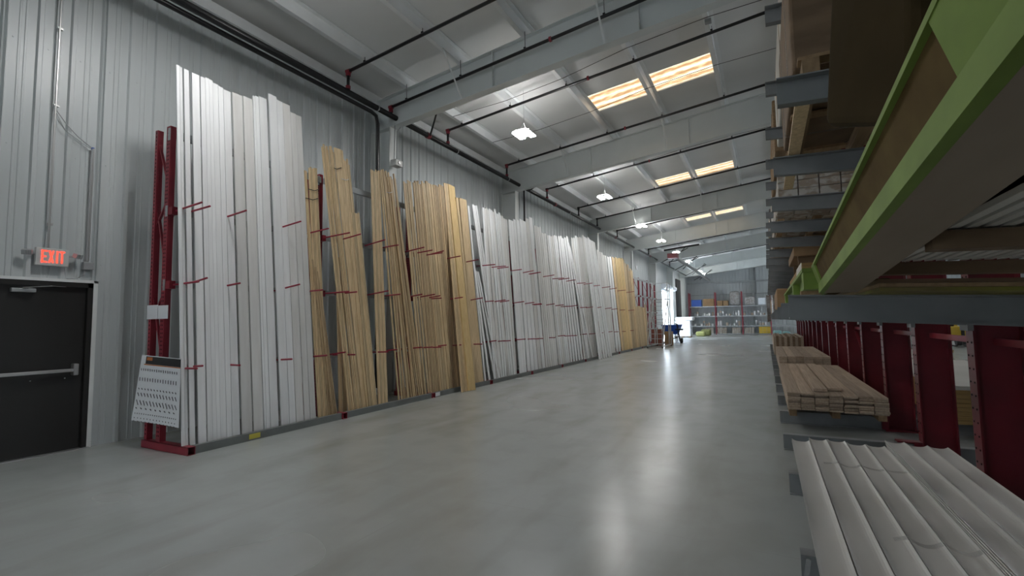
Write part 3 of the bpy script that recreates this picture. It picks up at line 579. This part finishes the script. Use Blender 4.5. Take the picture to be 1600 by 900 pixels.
# ================================================================ right cantilever rack
TL = .04
def zt_(z, x): return z-TL*(x-.12)
CY = [1.69+1.62*k for k in range(18)]
cr = thing('cantilever_rack', 'red steel cantilever rack with grey arms filling the right side', 'rack', (1.48, 1.69, 0))
for k, y in enumerate(CY):
    q = MB(); q.box(1.37, 1.382, y-.075, y+.075, 0, 4.95).box(1.648, 1.66, y-.075, y+.075, 0, 4.95).box(1.38, 1.65, y-.006, y+.006, 0, 4.95).box(1.33, 1.70, y-.1, y+.1, 0, .02)
    if k < 8:
        q.mi = 1
        for n_ in range(42):
            z = .3+n_*.1
            for s in (-.04, .04): q.tube([(1.3695, y+s, z), (1.3655, y+s, z)], .008, 6)
        q.mi = 0
    q.box(1.16, 1.37, y-.06, y+.06, .19, .20).box(1.30, 1.37, y-.07, y+.07, .02, .19)
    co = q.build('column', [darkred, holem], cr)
    q = MB()
    for z, top in ((.07, .20),): q.box(.11, 1.30, y-.004, y+.004, .0, .17).box(.11, 1.30, y-.05, y+.05, .165, .175).box(.11, 1.30, y-.05, y+.05, 0, .008)
    q.box(1.66, 2.9, y-.004, y+.004, .0, .17).box(1.66, 2.9, y-.05, y+.05, .165, .175).build('base_arm', armm, cr)
    for z0 in (1.50, 2.78, 4.20):
        if k == 0 and z0 < 2: continue
        q = MB(); x0, x1 = .12, 1.37; tp = z0+(.14 if z0 < 2 else .165)
        q.hexa([(x0,y-.004,zt_(z0,x0)),(x1,y-.004,zt_(z0,x1)-.02),(x1,y+.004,zt_(z0,x1)-.02),(x0,y+.004,zt_(z0,x0)),(x0,y-.004,zt_(tp,x0)),(x1,y-.004,zt_(tp,x1)),(x1,y+.004,zt_(tp,x1)),(x0,y+.004,zt_(tp,x0))])
        for (zz, b) in ((z0, -.02), (tp-.008, 0)):
            q.hexa([(x0,y-.06,zt_(zz,x0)),(x1,y-.06,zt_(zz,x1)+b),(x1,y+.006,zt_(zz,x1)+b),(x0,y+.006,zt_(zz,x0)),(x0,y-.06,zt_(zz,x0)+.008),(x1,y-.06,zt_(zz,x1)+.008+b),(x1,y+.006,zt_(zz,x1)+.008+b),(x0,y+.006,zt_(zz,x0)+.008)])
        q.build('arm', armm, cr)
        q2 = MB().box(1.34, 1.375, y-.085, y+.085, zt_(z0, 1.37)-.06, zt_(tp, 1.37)+.03)
        q2.build('arm_bracket', armm, co)
        q2 = MB(); z1 = z0+.165; q2.hexa([(1.66,y-.05,z0-.05),(2.85,y-.05,z0),(2.85,y+.006,z0),(1.66,y+.006,z0-.05),(1.66,y-.05,z1-.05),(2.85,y-.05,z1),(2.85,y+.006,z1),(1.66,y+.006,z1-.05)]); 
        if z0 < 3: q2.build('rear_arm', armm, cr)
    if k < 17:
        y2 = CY[k+1]
        MB().box(1.50, 1.53, y+.01, y2-.01, 1.28, 1.33).build('tie_brace', redm, cr)
        MB().box(1.50, 1.53, y+.01, y2-.01, 2.4, 2.45).build('tie_brace', redm, cr)
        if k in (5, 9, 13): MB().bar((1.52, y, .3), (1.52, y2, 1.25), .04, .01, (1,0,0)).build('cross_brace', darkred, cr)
# ---- green sprayed long timber cradle on the lowest arms
PX0, PZ0, GX, GZ = .270, 1.6405, -.007, .0592
gr = thing('timber_cradle', 'long wooden cradle with green sprayed edges reaching past the camera, close on the right', 'cradle', (.25, 3.2, 1.66))
D = Vector((GX, -1, GZ))
def gpt(t, dx, dz): return Vector((PX0, 3.22, PZ0))+D*t+Vector((dx, 0, dz))
def gbeam(name, t0, t1, x0, x1, z0, z1, mt, par=gr):
    q = MB(); q.hexa([gpt(t0,x0,z0), gpt(t1,x0,z0), gpt(t1,x1,z0), gpt(t0,x1,z0), gpt(t0,x0,z1), gpt(t1,x0,z1), gpt(t1,x1,z1), gpt(t0,x1,z1)]); return q.build(name, mt, par)
gbeam('lower_board', 0, 3.1, .022, .178, 0, .05, greyw)
gbeam('lower_edge', 0, 3.1, -.002, .022, -.001, .053, green)
gbeam('upper_board', 0, 3.1, -.030, .17, .141, .155, green)
def gface(name, t0, t1, xl, xu, mt):
    q = MB(); q.hexa([gpt(t0,xl,.053), gpt(t1,xl,.053), gpt(t1,.165,.053), gpt(t0,.165,.053), gpt(t0,xu,.141), gpt(t1,xu,.141), gpt(t1,.165,.141), gpt(t0,.165,.141)]); return q.build(name, mt, gr)
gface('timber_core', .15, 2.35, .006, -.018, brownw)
for a, b in ((0, .15), (2.35, 3.1)): gface('spacer_block', a, b, -.002, -.028, green)
# second cradle behind it on the arms further on
g2 = thing('timber_cradle', 'shorter green sprayed wooden cradle just beyond the near one, on the same arms', 'cradle', (.2, 5, 1.66))
MB().box(.20, .42, 3.32, 6.7, 1.775, 1.795).build('upper_board', green, g2)
for a, b in ((3.34, 3.50), (4.55, 4.72), (6.4, 6.6)):
    MB().box(.205, .40, a, b, 1.672, 1.775).build('spacer_block', green, g2)
MB().box(.25, .42, 3.5, 6.4, 1.69, 1.775).build('timber_core', green, g2)
pw = MB().box(.22, .34, 3.9, 4.0, 1.665, 1.69).build('wood_shim', pallw); tag(pw, 'small splintered wood shim under the green cradle', 'shim')
# ---- slat bundle at the right edge
sb = thing('slat_bundle', 'bundle of narrow slats seen from below at the right edge, on brown bearers', 'bundle', (1.0, 2.4, 1.8))
q = MB(); x = .50
while x < 1.30:
    q.box(x, x+.028, .6, 2.9, zt_(1.765, x-.4), zt_(1.80, x-.4)); x += .042
q.build('slats', sheetw, sb)
MB().hexa([(.5,.6,1.782),(1.30,.6,1.75),(1.30,2.9,1.75),(.5,2.9,1.782),(.5,.6,1.80),(1.30,.6,1.768),(1.30,2.9,1.768),(.5,2.9,1.80)]).build('backing', brownw, sb)
for y in (1.9, 2.86): MB().hexa([(.46,y,1.705),(1.32,y,1.672),(1.32,y+.08,1.672),(.46,y+.08,1.705),(.46,y,1.762),(1.32,y,1.728),(1.32,y+.08,1.728),(.46,y+.08,1.762)]).build('bearer', brownb, sb)
sb2 = thing('plank_bundle', 'flat bundle of brown planks under the slat bundle at the right edge', 'bundle', (1.0, 3.2, 1.65))
for n_ in range(3): z_ = 1.645+n_*.02; MB().hexa([(.50,2.95,z_-.015),(1.33,2.95,z_-.048),(1.33,5.2,z_-.048),(.50,5.2,z_-.015),(.50,2.95,z_+.003),(1.33,2.95,z_-.03),(1.33,5.2,z_-.03),(.50,5.2,z_+.003)]).build('plank_layer', (spray, pallw, brownb)[n_], sb2)
# ---- wrapped packs on the upper arms
names5 = ['first', 'second', 'third', 'fourth', 'fifth']
def pallet(x0, x1, y0, y1, z, lab, mt=pallw, grp=None):
    t = thing('timber_pallet', lab, 'pallet', ((x0+x1)/2, (y0+y1)/2, z), grp)
    for k in range(3):
        x = x0+(x1-x0-.09)*k/2; MB().box(x, x+.09, y0, y1, z, z+.09).build('runner', mt, t)
    n = max(3, int((y1-y0)/.5))
    for k in range(n):
        y = y0+(y1-y0-.1)*k/(n-1); MB().box(x0-.02, x1+.02, y, y+.1, z+.09, z+.11).build('deck_board', mt, t)
    return t
def pack(x0, x1, y0, y1, z0, z1, mt, name, lab, cat, grp=None, bv=.02, strap=None):
    q = MB().box(x0, x1, y0, y1, z0, z1)
    o = q.build(name, mt, loc=((x0+x1)/2, (y0+y1)/2, z0)); bevel(o, bv); tag(o, lab, cat, grp)
    if strap:
        n = max(2, int((y1-y0)/1.2))
        for k in range(n):
            y = y0+(y1-y0)*(k+.5)/n; MB().box(x0-.004, x1+.004, y-.015, y+.015, z0-.004, z1+.004).build('strap', strap, o)
    return o
# the dark package hanging close overhead
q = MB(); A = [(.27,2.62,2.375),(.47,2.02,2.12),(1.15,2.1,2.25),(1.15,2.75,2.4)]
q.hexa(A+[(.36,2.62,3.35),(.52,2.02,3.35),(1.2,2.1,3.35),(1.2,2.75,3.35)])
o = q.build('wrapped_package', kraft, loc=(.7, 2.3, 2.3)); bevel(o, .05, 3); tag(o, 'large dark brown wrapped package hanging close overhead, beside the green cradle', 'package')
pallet(.26, 1.25, 3.3, 5.25, 2.955, 'timber pallet with a long pale runner right behind the dark overhead package')
ru = MB().box(.24, .33, 3.35, 6.2, 2.948, 2.968).build('loose_board', pine, loc=(.28, 4, 2.95)); tag(ru, 'long pale board slanting past the pallet behind the dark overhead package', 'board')
pack(.22, 1.28, 3.5, 5.2, 3.08, 3.95, brownb, 'wrapped_bundle', 'brown bundle with clear wrap on the pallet right behind the dark overhead package', 'bundle', strap=ghost)
o5 = ['nearest', 'second', 'third', 'fourth', 'fifth', 'sixth', 'seventh', 'eighth', 'ninth', 'tenth', 'eleventh', 'twelfth']
for i in range(12):
    y0 = 6.64+1.62*i; y1 = y0+1.42
    if i: pallet(.22, 1.25, y0, y1, 2.950, 'timber pallet on the middle arms carrying the %s row of cartons' % o5[i])
    zb = 3.062 if i else 2.955
    if i < 5:
        for k in range(5):
            xa = .2+k*.215
            if i == 0 and k > 3: continue
            for l in range(3):
                pack(xa, xa+.205, y0+.02, y1-.05, zb+l*.102, zb+l*.102+.098, cart, 'carton', 'white and brown printed carton on the middle arms, %s pallet, column %s from the aisle' % (o5[i], names5[k]), 'carton', 'cartons of the %s pallet, %s column' % (o5[i], names5[k]), bv=.004)
    else: pack(.2, 1.27, y0+.02, y1-.05, zb, 3.5, (cart, plastic, card)[i % 3], 'carton_bundle', 'block of pale cartons on the middle arms, %s pallet' % o5[i], 'carton')
pack(1.07, 1.17, 6.62, 7.9, 2.955, 3.20, redp, 'red_package', 'bright red package beside the nearest white cartons', 'package')
pack(1.18, 1.28, 6.62, 7.9, 2.955, 3.22, redp, 'red_package', 'bright red package close to the red column, beside the nearest white cartons', 'package')
pack(.95, 1.25, 6.7, 7.0, 3.27, 3.38, redp, 'red_package', 'small bright red package on top of the nearest white cartons', 'package')
for y in (9.95, 11.6): MB_ = MB().box(.55, 1.2, y, y+.1, 2.32, 2.60).build('wood_block', brownb, loc=(.9, y, 2.32)); tag(MB_, 'brown wood block under the tan timber pack, %s one' % ('near' if y < 10 else 'far'), 'block')
pack(.48, 1.28, 9.85, 11.9, 2.60, 2.76, card, 'tan_package', 'plain tan package lying above the striped bundle, under the cartons', 'package', bv=.01)
# top level packs
for i, (y0, y1, mt_, lb) in enumerate(((3.0, 5.6, card, 'brown cardboard bundle above the dark package on the top arms'), (5.75, 9.2, sheetw, 'long bundle of pale boards on the top arms beside the nearest arm tips'), (9.4, 13.5, pallw, 'brown timber bundle on the top arms, fourth bay'), (13.7, 18.5, sheetw, 'pale board bundle on the top arms, middle bays'), (18.8, 24, plastic, 'plastic wrapped bundle on the top arms, far bays'), (24.3, 29, sheetw, 'farthest pale bundle on the top arms'))):
    x0 = (.38, .30, .26, .3, .25, .3)[i]
    pack(x0, 1.28, y0, y1, 4.385, 5.3, mt_, 'board_bundle', lb, 'bundle', strap=card)
pack(.32, .42, 4.85, 5.0, 4.30, 4.385, card, 'wood_block', 'short brown wood block beside the nearest top arm tip', 'block', bv=.003) if False else None
# lower level packs
for i, (y0, y1, z1, x0, mt_, lb, nm) in enumerate(((6.9, 8.1, 1.95, .3, kraft, 'low brown pack beyond the green cradles', 'brown_pack'), (12.8, 16.5, 2.2, .24, card, 'brown open cartons on the lowest arms beyond the striped bundle', 'carton'), (17, 21, 2.25, .2, plastic, 'plastic wrapped bundle on the lowest arms, far bays', 'wrapped_bundle'), (21.5, 28, 2.3, .2, card, 'farthest brown bundle on the lowest arms', 'carton'))):
    pack(x0, 1.28, y0, y1, 1.67, z1, mt_, nm, lb, 'bundle' if i else 'pack')
st = thing('striped_bundle', 'bundle of thin yellow-edged panels with striped ends beyond the green cradle', 'bundle', (.9, 8.3, 1.68))
MB().box(.5, 1.28, 8.3, 8.4, 1.67, 1.99).box(.5, 1.28, 11.9, 12.0, 1.67, 1.99).build('bearer', pallw, st)
for n_ in range(7): MB().box(.5, 1.28, 8.25, 12.4, 1.99+n_*.047, 2.03+n_*.047).build('panel', wcore, st)
q = MB(); vs = []
for i in range(9):
    k = i/8; x = .50-.22*k*k; z = 2.33-.62*k**.8
    vs += [(x, 8.35, z), (x, 9.6, z)]
q.add(vs, [(2*i, 2*i+2, 2*i+3, 2*i+1) for i in range(8)]); q.add([(a[0]-.006, a[1], a[2]) for a in vs], [(2*i, 2*i+1, 2*i+3, 2*i+2) for i in range(8)])
q.build('wrap_sheet', sheetw, st)
q = MB(); q.tube([(.02, 13.0, 1.75), (.1, 13.0, 1.75)], [.32, .30], 20); o = q.build('hanging_wrap', plastic); tag(o, 'pale round sheet of wrap bulging out at the arm tips above the far shelves', 'wrap')
# ================================================================ cove mouldings, foreground
PW = .151
def cove_profile():
    pr_ = []; n = 12
    for i in range(n+1):
        u = -1+2*i/n; pr_.append((u*PW*.474, .014*u**4+.006*u*u))
    return pr_+[(x, z-.007) for x, z in reversed(pr_)]
CP = cove_profile()
def cove_piece(cx, y0, y1, z, lab, grp):
    M = Matrix.Translation((cx, 0, z)) @ Matrix.Rotation(TL, 4, 'Y')
    o = MB().prism(CP, y0, y1, M).build('cove_moulding', cove, loc=(cx, (y0+y1)/2, z)); tag(o, lab, 'moulding', grp)
names = ['first', 'second', 'third', 'fourth', 'fifth', 'sixth', 'seventh', 'eighth']
for c in range(8):
    nl = 3 if c < 5 else 9
    cx = .235+c*PW; y1 = 5.62+.025*(c % 3)-(.12 if c == 0 else 0)
    for l in range(nl):
        z = .325+(l-2)*.0085-TL*(cx-.2)+(.0 if c < 5 else .0)
        top = l == nl-1
        cove_piece(cx+(0 if top else -.003*(l % 2)), .55+.02*l, y1-.015*(nl-1-l)*(1 if c != 0 else 2), z,
                   'white cove moulding on top of the %s stack from the aisle in the foreground' % names[c] if top else 'white cove moulding nested under the top one in the %s foreground stack' % names[c], None if top else 'nested mouldings in the %s stack' % names[c])
for y in (1.5, 3.2, 4.85): 
    o = MB().box(.24, 1.33, y-.05, y+.05, .18, .255).build('wood_bearer', pallw); tag(o, 'wood bearer under the white cove mouldings, ' + {1.5:'nearest', 3.2:'middle', 4.85:'farthest'}[y]+' one', 'bearer')
tg = MB().tube([(.13, 2.9, .30), (.115, 2.93, .18), (.12, 2.9, .08), (.14, 2.95, .04)], .012, 6).build('plastic_strip', ghost); tag(tg, 'clear plastic strip hanging at the aisle side of the white mouldings', 'strip')
for (y, x0, x1, k) in ((4.75, .36, .95, 0), (3.3, .55, 1.0, 1)):
    q = MB(); vs = []
    for i in range(25):
        x = x0+(x1-x0)*i/24; c = (x-.235)/PW; u = (c-round(c))*2; z = .3255+.014*u**4+.006*u*u-TL*(x-.2)+.003
        for s in (0, .05): vs.append((x, y+s+.02*math.sin(i*.7), z))
    q.add(vs, [(2*i, 2*i+2, 2*i+3, 2*i+1) for i in range(24)]); o = q.build('plastic_strap', ghost); tag(o, 'crinkled clear plastic strap across the white mouldings, ' + ['far', 'near'][k]+' one', 'strap')
# ================================================================ plank stack on base arms
pallet(.22, 1.30, 7.75, 12.6, .178, 'wooden pallet under the grey-brown plank stack on the lowest grey arms')
PWI = .159
for c in range(7):
    for l in range(8):
        x = .20+c*PWI+random.uniform(-.004, .004); z = .290+l*.0285-TL*(x-.2)*.6; yn = 7.62+random.uniform(-.05, .05)
        o = MB().box(x, x+PWI-.006, yn, yn+4.9, z, z+.0265).build('wood_plank', woody, loc=(x, yn, z)); bevel(o, .003, 1)
        tag(o, 'grey-brown plank in the %s column of the stack, counted from the aisle' % names[c], 'plank', 'planks of the %s column' % names[c])
for n_, (x, l0) in enumerate(((.52, 8.4), (.70, 8.55), (.24, 12.9), (.42, 13.0), (.62, 12.95), (.82, 13.05))):
    z = .53-TL*x*.6 if n_ < 2 else .60
    if n_ < 2:
        o = MB().box(x, x+.16, l0-.6, l0+3.6, z, z+.034).build('wood_plank', woody, loc=(x, l0, z)); tag(o, 'loose plank lying on top of the plank stack, %s one' % ('left' if n_ == 0 else 'right'), 'plank')
pallet(.24, 1.28, 12.95, 17.8, .178, 'wooden pallet under the farther, taller plank stack')
for c in range(6):
    for l in range(9):
        x = .22+c*.17; z = .295+l*.038; 
        o = MB().box(x, x+.163, 12.9+.05*(c % 3), 17.7, z, z+.035).build('wood_plank', woody, loc=(x, 13, z)); tag(o, 'plank of the farther, taller plank stack behind the near one', 'plank', 'planks of the farther stack')
# brown boards on edge further down
for c in range(11):
    x = .2+c*.088
    o = MB().box(x, x+.082, 20.6, 25.4, .178, .84+.03*math.sin(c*1.3)).build('brown_board', brownb if c % 2 else woody, loc=(x, 21, .178)); tag(o, 'brown board standing on edge in the block beyond the planks', 'board', 'brown boards on edge')
# stacks on the far side of the rack
for i, (y0, y1, nm) in enumerate(((7.9, 12.6, 'nearest stack'), (13.2, 18, 'second stack'), (18.6, 24, 'third stack'))):
    for l in range(9):
        o = MB().box(1.95, 3.4, y0, y1, .178+l*.052, .226+l*.052).build('sheet_board', sheetw if l == 8 else wcore, loc=(2, y0, .178+l*.052)); tag(o, 'yellow-edged board behind the red columns, %s, %s' % (nm, 'white-faced top board' if l == 8 else 'one of those under the top board'), 'board', None if l == 8 else 'boards of the '+nm)
for i, (x, y, h) in enumerate(((5.6, 14, .9), (8.0, 19, 1.3), (10.5, 24, 1.6), (6.2, 27, 1.1), (13.0, 30, 1.8), (9.0, 38, 2.2))):
    pallet(x-.6, x+.6, y-.6, y+.6, 0.0, 'pallet on the floor beyond the red rack, number of its load: ' + ['lowest and nearest', 'second nearest', 'tall and right', 'behind the second', 'tallest in the middle', 'farthest'][i])
    pack(x-.58, x+.58, y-.58, y+.58, .115, h, plastic, 'wrapped_load', 'pale wrapped load beyond the red rack, ' + ['lowest and nearest', 'second nearest', 'tall and right', 'behind the second', 'tallest in the middle', 'farthest'][i], 'load')
# forklift
fk = thing('forklift', 'small yellow forklift seen far off between the red columns', 'forklift', (8.2, 32, 0))
bevel(MB().box(7.6, 8.7, 31.4, 33.0, .35, 1.0).box(7.65, 8.65, 32.6, 33.2, .3, 1.25).build('body', yellow, fk), .06)
MB().tube([(7.75,31.5,.9),(7.75,31.6,2.1),(7.75,32.8,2.1),(7.75,32.9,1.2)], .04, 6).tube([(8.55,31.5,.9),(8.55,31.6,2.1),(8.55,32.8,2.1),(8.55,32.9,1.2)], .04, 6).box(7.72, 8.58, 31.6, 32.8, 2.08, 2.14).build('overhead_guard', rub, fk)
for x in (7.55, 8.6):
    for y, r in ((31.7, .33), (32.9, .27)): MB().tube([(x, y, r), (x+.2, y, r)], r, 18).build('wheel', rub, fk)
MB().box(7.8, 7.9, 31.15, 31.3, .1, 2.3).box(8.4, 8.5, 31.15, 31.3, .1, 2.3).box(7.8, 8.5, 31.1, 31.2, .3, .5).box(7.85, 7.95, 30.2, 31.1, .08, .13).box(8.35, 8.45, 30.2, 31.1, .08, .13).build('mast', rub, fk)
bevel(MB().box(7.95, 8.35, 32.0, 32.5, 1.0, 1.2).box(7.95, 8.35, 32.4, 32.55, 1.2, 1.6).build('seat', rub, fk), .03)
# teal wrapped pack at the end of the rack
for i, (x0, x1, z0, z1) in enumerate(((.3, .75, 0.02, .5), (.78, 1.2, .02, .48), (.32, .72, .5, .85), (.8, 1.15, .48, .8))):
    pack(x0, x1, 31.3, 32.2, z0, z1, teal, 'teal_package', 'pale teal wrapped package past the end of the red columns, ' + ['lower left', 'lower right', 'upper left', 'upper right'][i], 'package', bv=.06)
pack(1.0, 1.25, 31.05, 31.25, .02, .55, paper, 'white_carton', 'white carton with a dark mark in front of the teal packages', 'carton')
# ================================================================ far end: shelving
FY = 54.0
fr = thing('shelving_rack', 'long red and grey shelving rack against the far end wall', 'shelving', (-3.4, FY, 0))
UX = [-7.15, -4.6, -2.13, .4, 2.9]
for x in UX:
    for y in (FY, FY+1.0): MB().box(x-.05, x+.05, y-.04, y+.04, 0, 4.35).build('upright', redm, fr)
LV = (.12, .92, 1.92, 2.92)
for k in range(4):
    for z in LV:
        MB().box(UX[k]+.05, UX[k+1]-.05, FY-.03, FY+.03, z-.1, z).box(UX[k]+.05, UX[k+1]-.05, FY+.97, FY+1.03, z-.1, z).build('beam', galv, fr)
        MB().box(UX[k]+.02, UX[k+1]-.02, FY+.03, FY+.97, z-.03, z-.002).build('shelf_deck', railm, fr)
def can(x, y, z, r, h, mt, lab, grp, cat='can'):
    t = MB().tube([(x,y,z),(x,y,z+h)], r, 12).build('paint_can', mt, loc=(x,y,z)); MB().tube([(x,y,z+h),(x,y,z+h+.012)], r*.9, 12).build('lid', steel, t); tag(t, lab, cat, grp)
cm = [mat('can_white', (.8,.8,.8), .4), mat('can_grey', (.25,.26,.27), .4), mat('can_tan', (.42,.33,.25), .5)]
rr = random.Random(11)
for lev, lname in ((1.92, 'upper'), (.92, 'middle')):
    for bay in range(3):
        x = UX[bay]+.2
        while x < UX[bay+1]-.2:
            if rr.random() < .8:
                h = rr.choice((.2, .24, .3)); mt_ = rr.choice(cm)
                g = 'cans on the %s shelf of the %s bay' % (lname, ['left', 'middle', 'right'][bay])
                can(x, FY+.2, lev, .1, h, mt_, 'small can or tub on the %s shelf of the %s bay of the far shelving' % (lname, ['left', 'middle', 'right'][bay]), g)
                if rr.random() < .45: can(x, FY+.2, lev+h+.013, .095, .18, rr.choice(cm), 'small can or tub on the %s shelf of the %s bay of the far shelving' % (lname, ['left', 'middle', 'right'][bay]), g)
            x += rr.choice((.23, .25, .34))
def far_box(px0, px1, py0, py1, mt_, name, lab, z=2.925, dep=.8, cat='box', bv=.03):
    a = at(px0, py0, Y=FY+.05); b = at(px1, py1, Y=FY+.05)
    return pack(a.x, b.x, FY+.05, FY+.05+dep, z, max(z+.12, z+(a.z-b.z)), mt_, name, lab, cat, bv=bv)
far_box(1080, 1096, 468, 478, blue, 'blue_tote', 'bright blue tote on the top shelf of the far shelving')
far_box(1098, 1116, 467, 478, card, 'cardboard_box', 'large brown cardboard box on the top shelf of the far shelving')
far_box(1120, 1129, 470, 478, card, 'cardboard_box', 'left one of two small tan boxes on the far top shelf', bv=.01)
far_box(1129.5, 1138, 470, 478, card, 'cardboard_box', 'right one of two small tan boxes on the far top shelf', bv=.01)
far_box(1139, 1157, 456, 478, plastic, 'wrapped_pile', 'tall lumpy plastic wrapped pile on the far top shelf', bv=.25)
far_box(1163, 1180, 465, 478, plastic, 'wrapped_pile', 'low pale wrapped pile with a red print on the far top shelf', bv=.15)
far_box(1184, 1197, 467, 478, wcart, 'wrapped_pile', 'white wrapped pile at the right end of the far top shelf', bv=.08)
for a, b, nm in ((1100, 1115, 'first'), (1121, 1136, 'second'), (1144, 1158, 'third'), (1163, 1179, 'fourth')):
    p0, p1 = at(a, 512, Y=FY+.1), at(b, 521, Y=FY+.1); n = 4
    for i in range(n):
        for j in range(3):
            w_ = (p1.x-p0.x)/n; x = p0.x+w_*i; o = MB().box(x, x+w_*.9, FY+.1, FY+.6, .125+j*.2, .125+j*.2+.18).build('small_carton', cart, loc=(x, FY+.3, .125+j*.2)); tag(o, 'small grey carton in the %s block on the floor shelf of the far shelving' % nm, 'carton', 'cartons of the %s block' % nm)
for i in range(3):
    for j in range(3):
        p0 = at(1186, 512, Y=FY+.1); o = MB().box(p0.x+i*.34, p0.x+i*.34+.32, FY+.1, FY+.6, .125+j*.22, .125+j*.22+.2).build('yellow_carton', yellow, loc=(p0.x+i*.34, FY+.3, .125+j*.22)); tag(o, 'yellow carton at the right end of the floor shelf of the far shelving', 'carton', 'yellow cartons')
# ---- loading door, dark curtain, carton pallet, bin, hand truck, ladder
d2 = bpy.data.objects.new('door_2', None); C.objects.link(d2); d2.location = (WX, 45, 0); struct(d2)
MB().box(WX-.03, WX+.06, OY0-.12, OY0, 0, OZ+.12).box(WX-.03, WX+.06, OY1, OY1+.12, 0, OZ+.12).box(WX-.03, WX+.06, OY0, OY1, OZ, OZ+.12).build('door_frame', wallm, d2)
MB().tube([(WX+.25, OY0-.1, OZ+.35), (WX+.25, OY1+.1, OZ+.35)], .22, 16).build('rolled_shutter', wcart, d2)
dk = struct(MB().box(WX+.04, WX+.12, 49.6, 53.6, 0, 5.6).build('door_3', doorm))
cart_lab = ['bottom', 'second', 'third', 'top']
pallet(-7.35, -6.0, 45.2, 46.4, 0, 'pallet under the white cartons near the far loading door')
for k in range(4): pack(-7.4, -5.95, 45.1, 46.5, .115+k*.34, .115+k*.34+.325, wcart, 'white_carton', 'long white carton near the far loading door, %s of the stack' % cart_lab[k], 'carton', bv=.01)
pack(-7.2, -5.7, 45.1, 46.4, 1.48, 1.8, paper, 'white_bag', 'puffy white bag lying on the white carton stack', 'bag', bv=.12)
pack(-5.9, -5.1, 48.2, 49.2, 0.0, .45, mat('olive', (.30,.32,.12), .8), 'olive_sack', 'olive green heap right of the white cartons', 'sack', bv=.15)
pack(-5.6, -4.75, 49.6, 50.4, 0.0, .62, mat('olive_dark', (.16,.17,.06), .8), 'olive_sack', 'darker olive heap behind the green one', 'sack', bv=.15)
bn = thing('blue_bin', 'blue tilt bin near the far loading door', 'bin', (-6.3, 35.8, 0))
q = MB(); q.hexa([(-6.35,35.2,.55),(-5.55,35.2,.55),(-5.55,36.1,.55),(-6.35,36.1,.55),(-6.55,35.0,1.22),(-5.3,35.0,1.22),(-5.3,36.3,1.22),(-6.55,36.3,1.22)]); q.build('tub', blue, bn)
MB().box(-6.35, -6.30, 35.3, 35.35, 0, .6).box(-5.65, -5.6, 35.3, 35.35, 0, .6).box(-6.35, -6.30, 36, 36.05, 0, .6).box(-5.65, -5.6, 36, 36.05, 0, .6).box(-6.35, -5.6, 35.3, 36.05, .25, .29).build('frame', rub, bn)
hn = thing('hand_truck', 'black hand truck with rubber wheels beside the blue bin', 'hand truck', (-5.2, 34.2, 0))
for y in (34.0, 34.45): MB().tube([(-5.15, y, .17), (-5.05, y, .17)], .17, 16).build('wheel', rub, hn)
MB().tube([(-5.2, 34.05, .1), (-5.35, 34.05, 1.25), (-5.45, 34.1, 1.3)], .028, 6).tube([(-5.2, 34.4, .1), (-5.35, 34.4, 1.25), (-5.45, 34.35, 1.3)], .028, 6).box(-5.45, -5.0, 34.0, 34.45, .85, .95).build('frame', rub, hn)
# rolling ladder
la = thing('rolling_ladder', 'tall grey rolling warehouse ladder standing at the far end of the lumber rack', 'ladder', (-5.4, 28.4, 0))
lm = mat('ladder_grey', (.45,.46,.46), .45, .2)
xa, xb = -5.85, -5.05; yA, yB = 27.2, 29.6
q = MB()
for x in (xa, xb):
    q.tube([(x, yA, .12), (x, yB-.3, 2.75)], .028, 6).tube([(x, yB-.3, .12), (x, yB-.3, 3.75)], .028, 6).tube([(x, yB+.35, .12), (x, yB+.35, 3.75)], .028, 6)
    q.tube([(x, yA, .12), (x, yB+.35, .12)], .028, 6).tube([(x, yA-.05, .95), (x, yB-.3, 3.7)], .018, 6).tube([(x, yB-.3, 3.75), (x, yB+.35, 3.75)], .018, 6).tube([(x, yB-.3, 3.25), (x, yB+.35, 3.25)], .014, 6)
    q.tube([(x, yB-.3, .3), (x, yB+.35, 1.4)], .014, 6).tube([(x, yB+.35, 1.5), (x, yB-.3, 2.6)], .014, 6)
    for k in range(5): q.tube([(x, yA+.4*k, .15+.43*k), (x, yA+.4*k+.05, 1.0+.45*k)], .013, 6)
for z in (.12, 1.4, 2.6, 3.25, 3.75): q.tube([(xa, yB+.35, z), (xb, yB+.35, z)], .015, 6)
q.build('frame', lm, la)
for k in range(10):
    u = (k+.5)/10; y = yA+(yB-.3-yA)*u; z = .12+2.63*u; MB().box(xa, xb, y-.08, y+.08, z-.012, z+.012).build('step', lm, la)
MB().box(xa, xb, yB-.3, yB+.35, 2.74, 2.78).build('platform', lm, la)
for x in (xa, xb):
    for y in (yA, yB+.35): MB().tube([(x-.02, y, .055), (x+.02, y, .055)], .055, 12).build('caster', rub, la)
pack(-6.3, -5.7, 30.6, 31.1, 0, 1.0, mat('crate_red', (.28,.09,.06), .7), 'red_crate', 'dull red crate standing behind the rolling ladder', 'crate', bv=.02)
pack(-5.55, -5.1, 30.6, 31.1, 0, .85, card, 'brown_carton', 'brown carton beside the red crate behind the rolling ladder', 'carton', bv=.02)
# round alarm on the wall beyond
p = at(994, 418, X=WX+.05); o = MB().tube([(WX+.035, p.y, p.z), (WX+.09, p.y, p.z)], .14, 18).build('wall_alarm', paper); tag(o, 'small round white alarm high on the wall above the short far wood', 'alarm')
print('boards', NB[0])
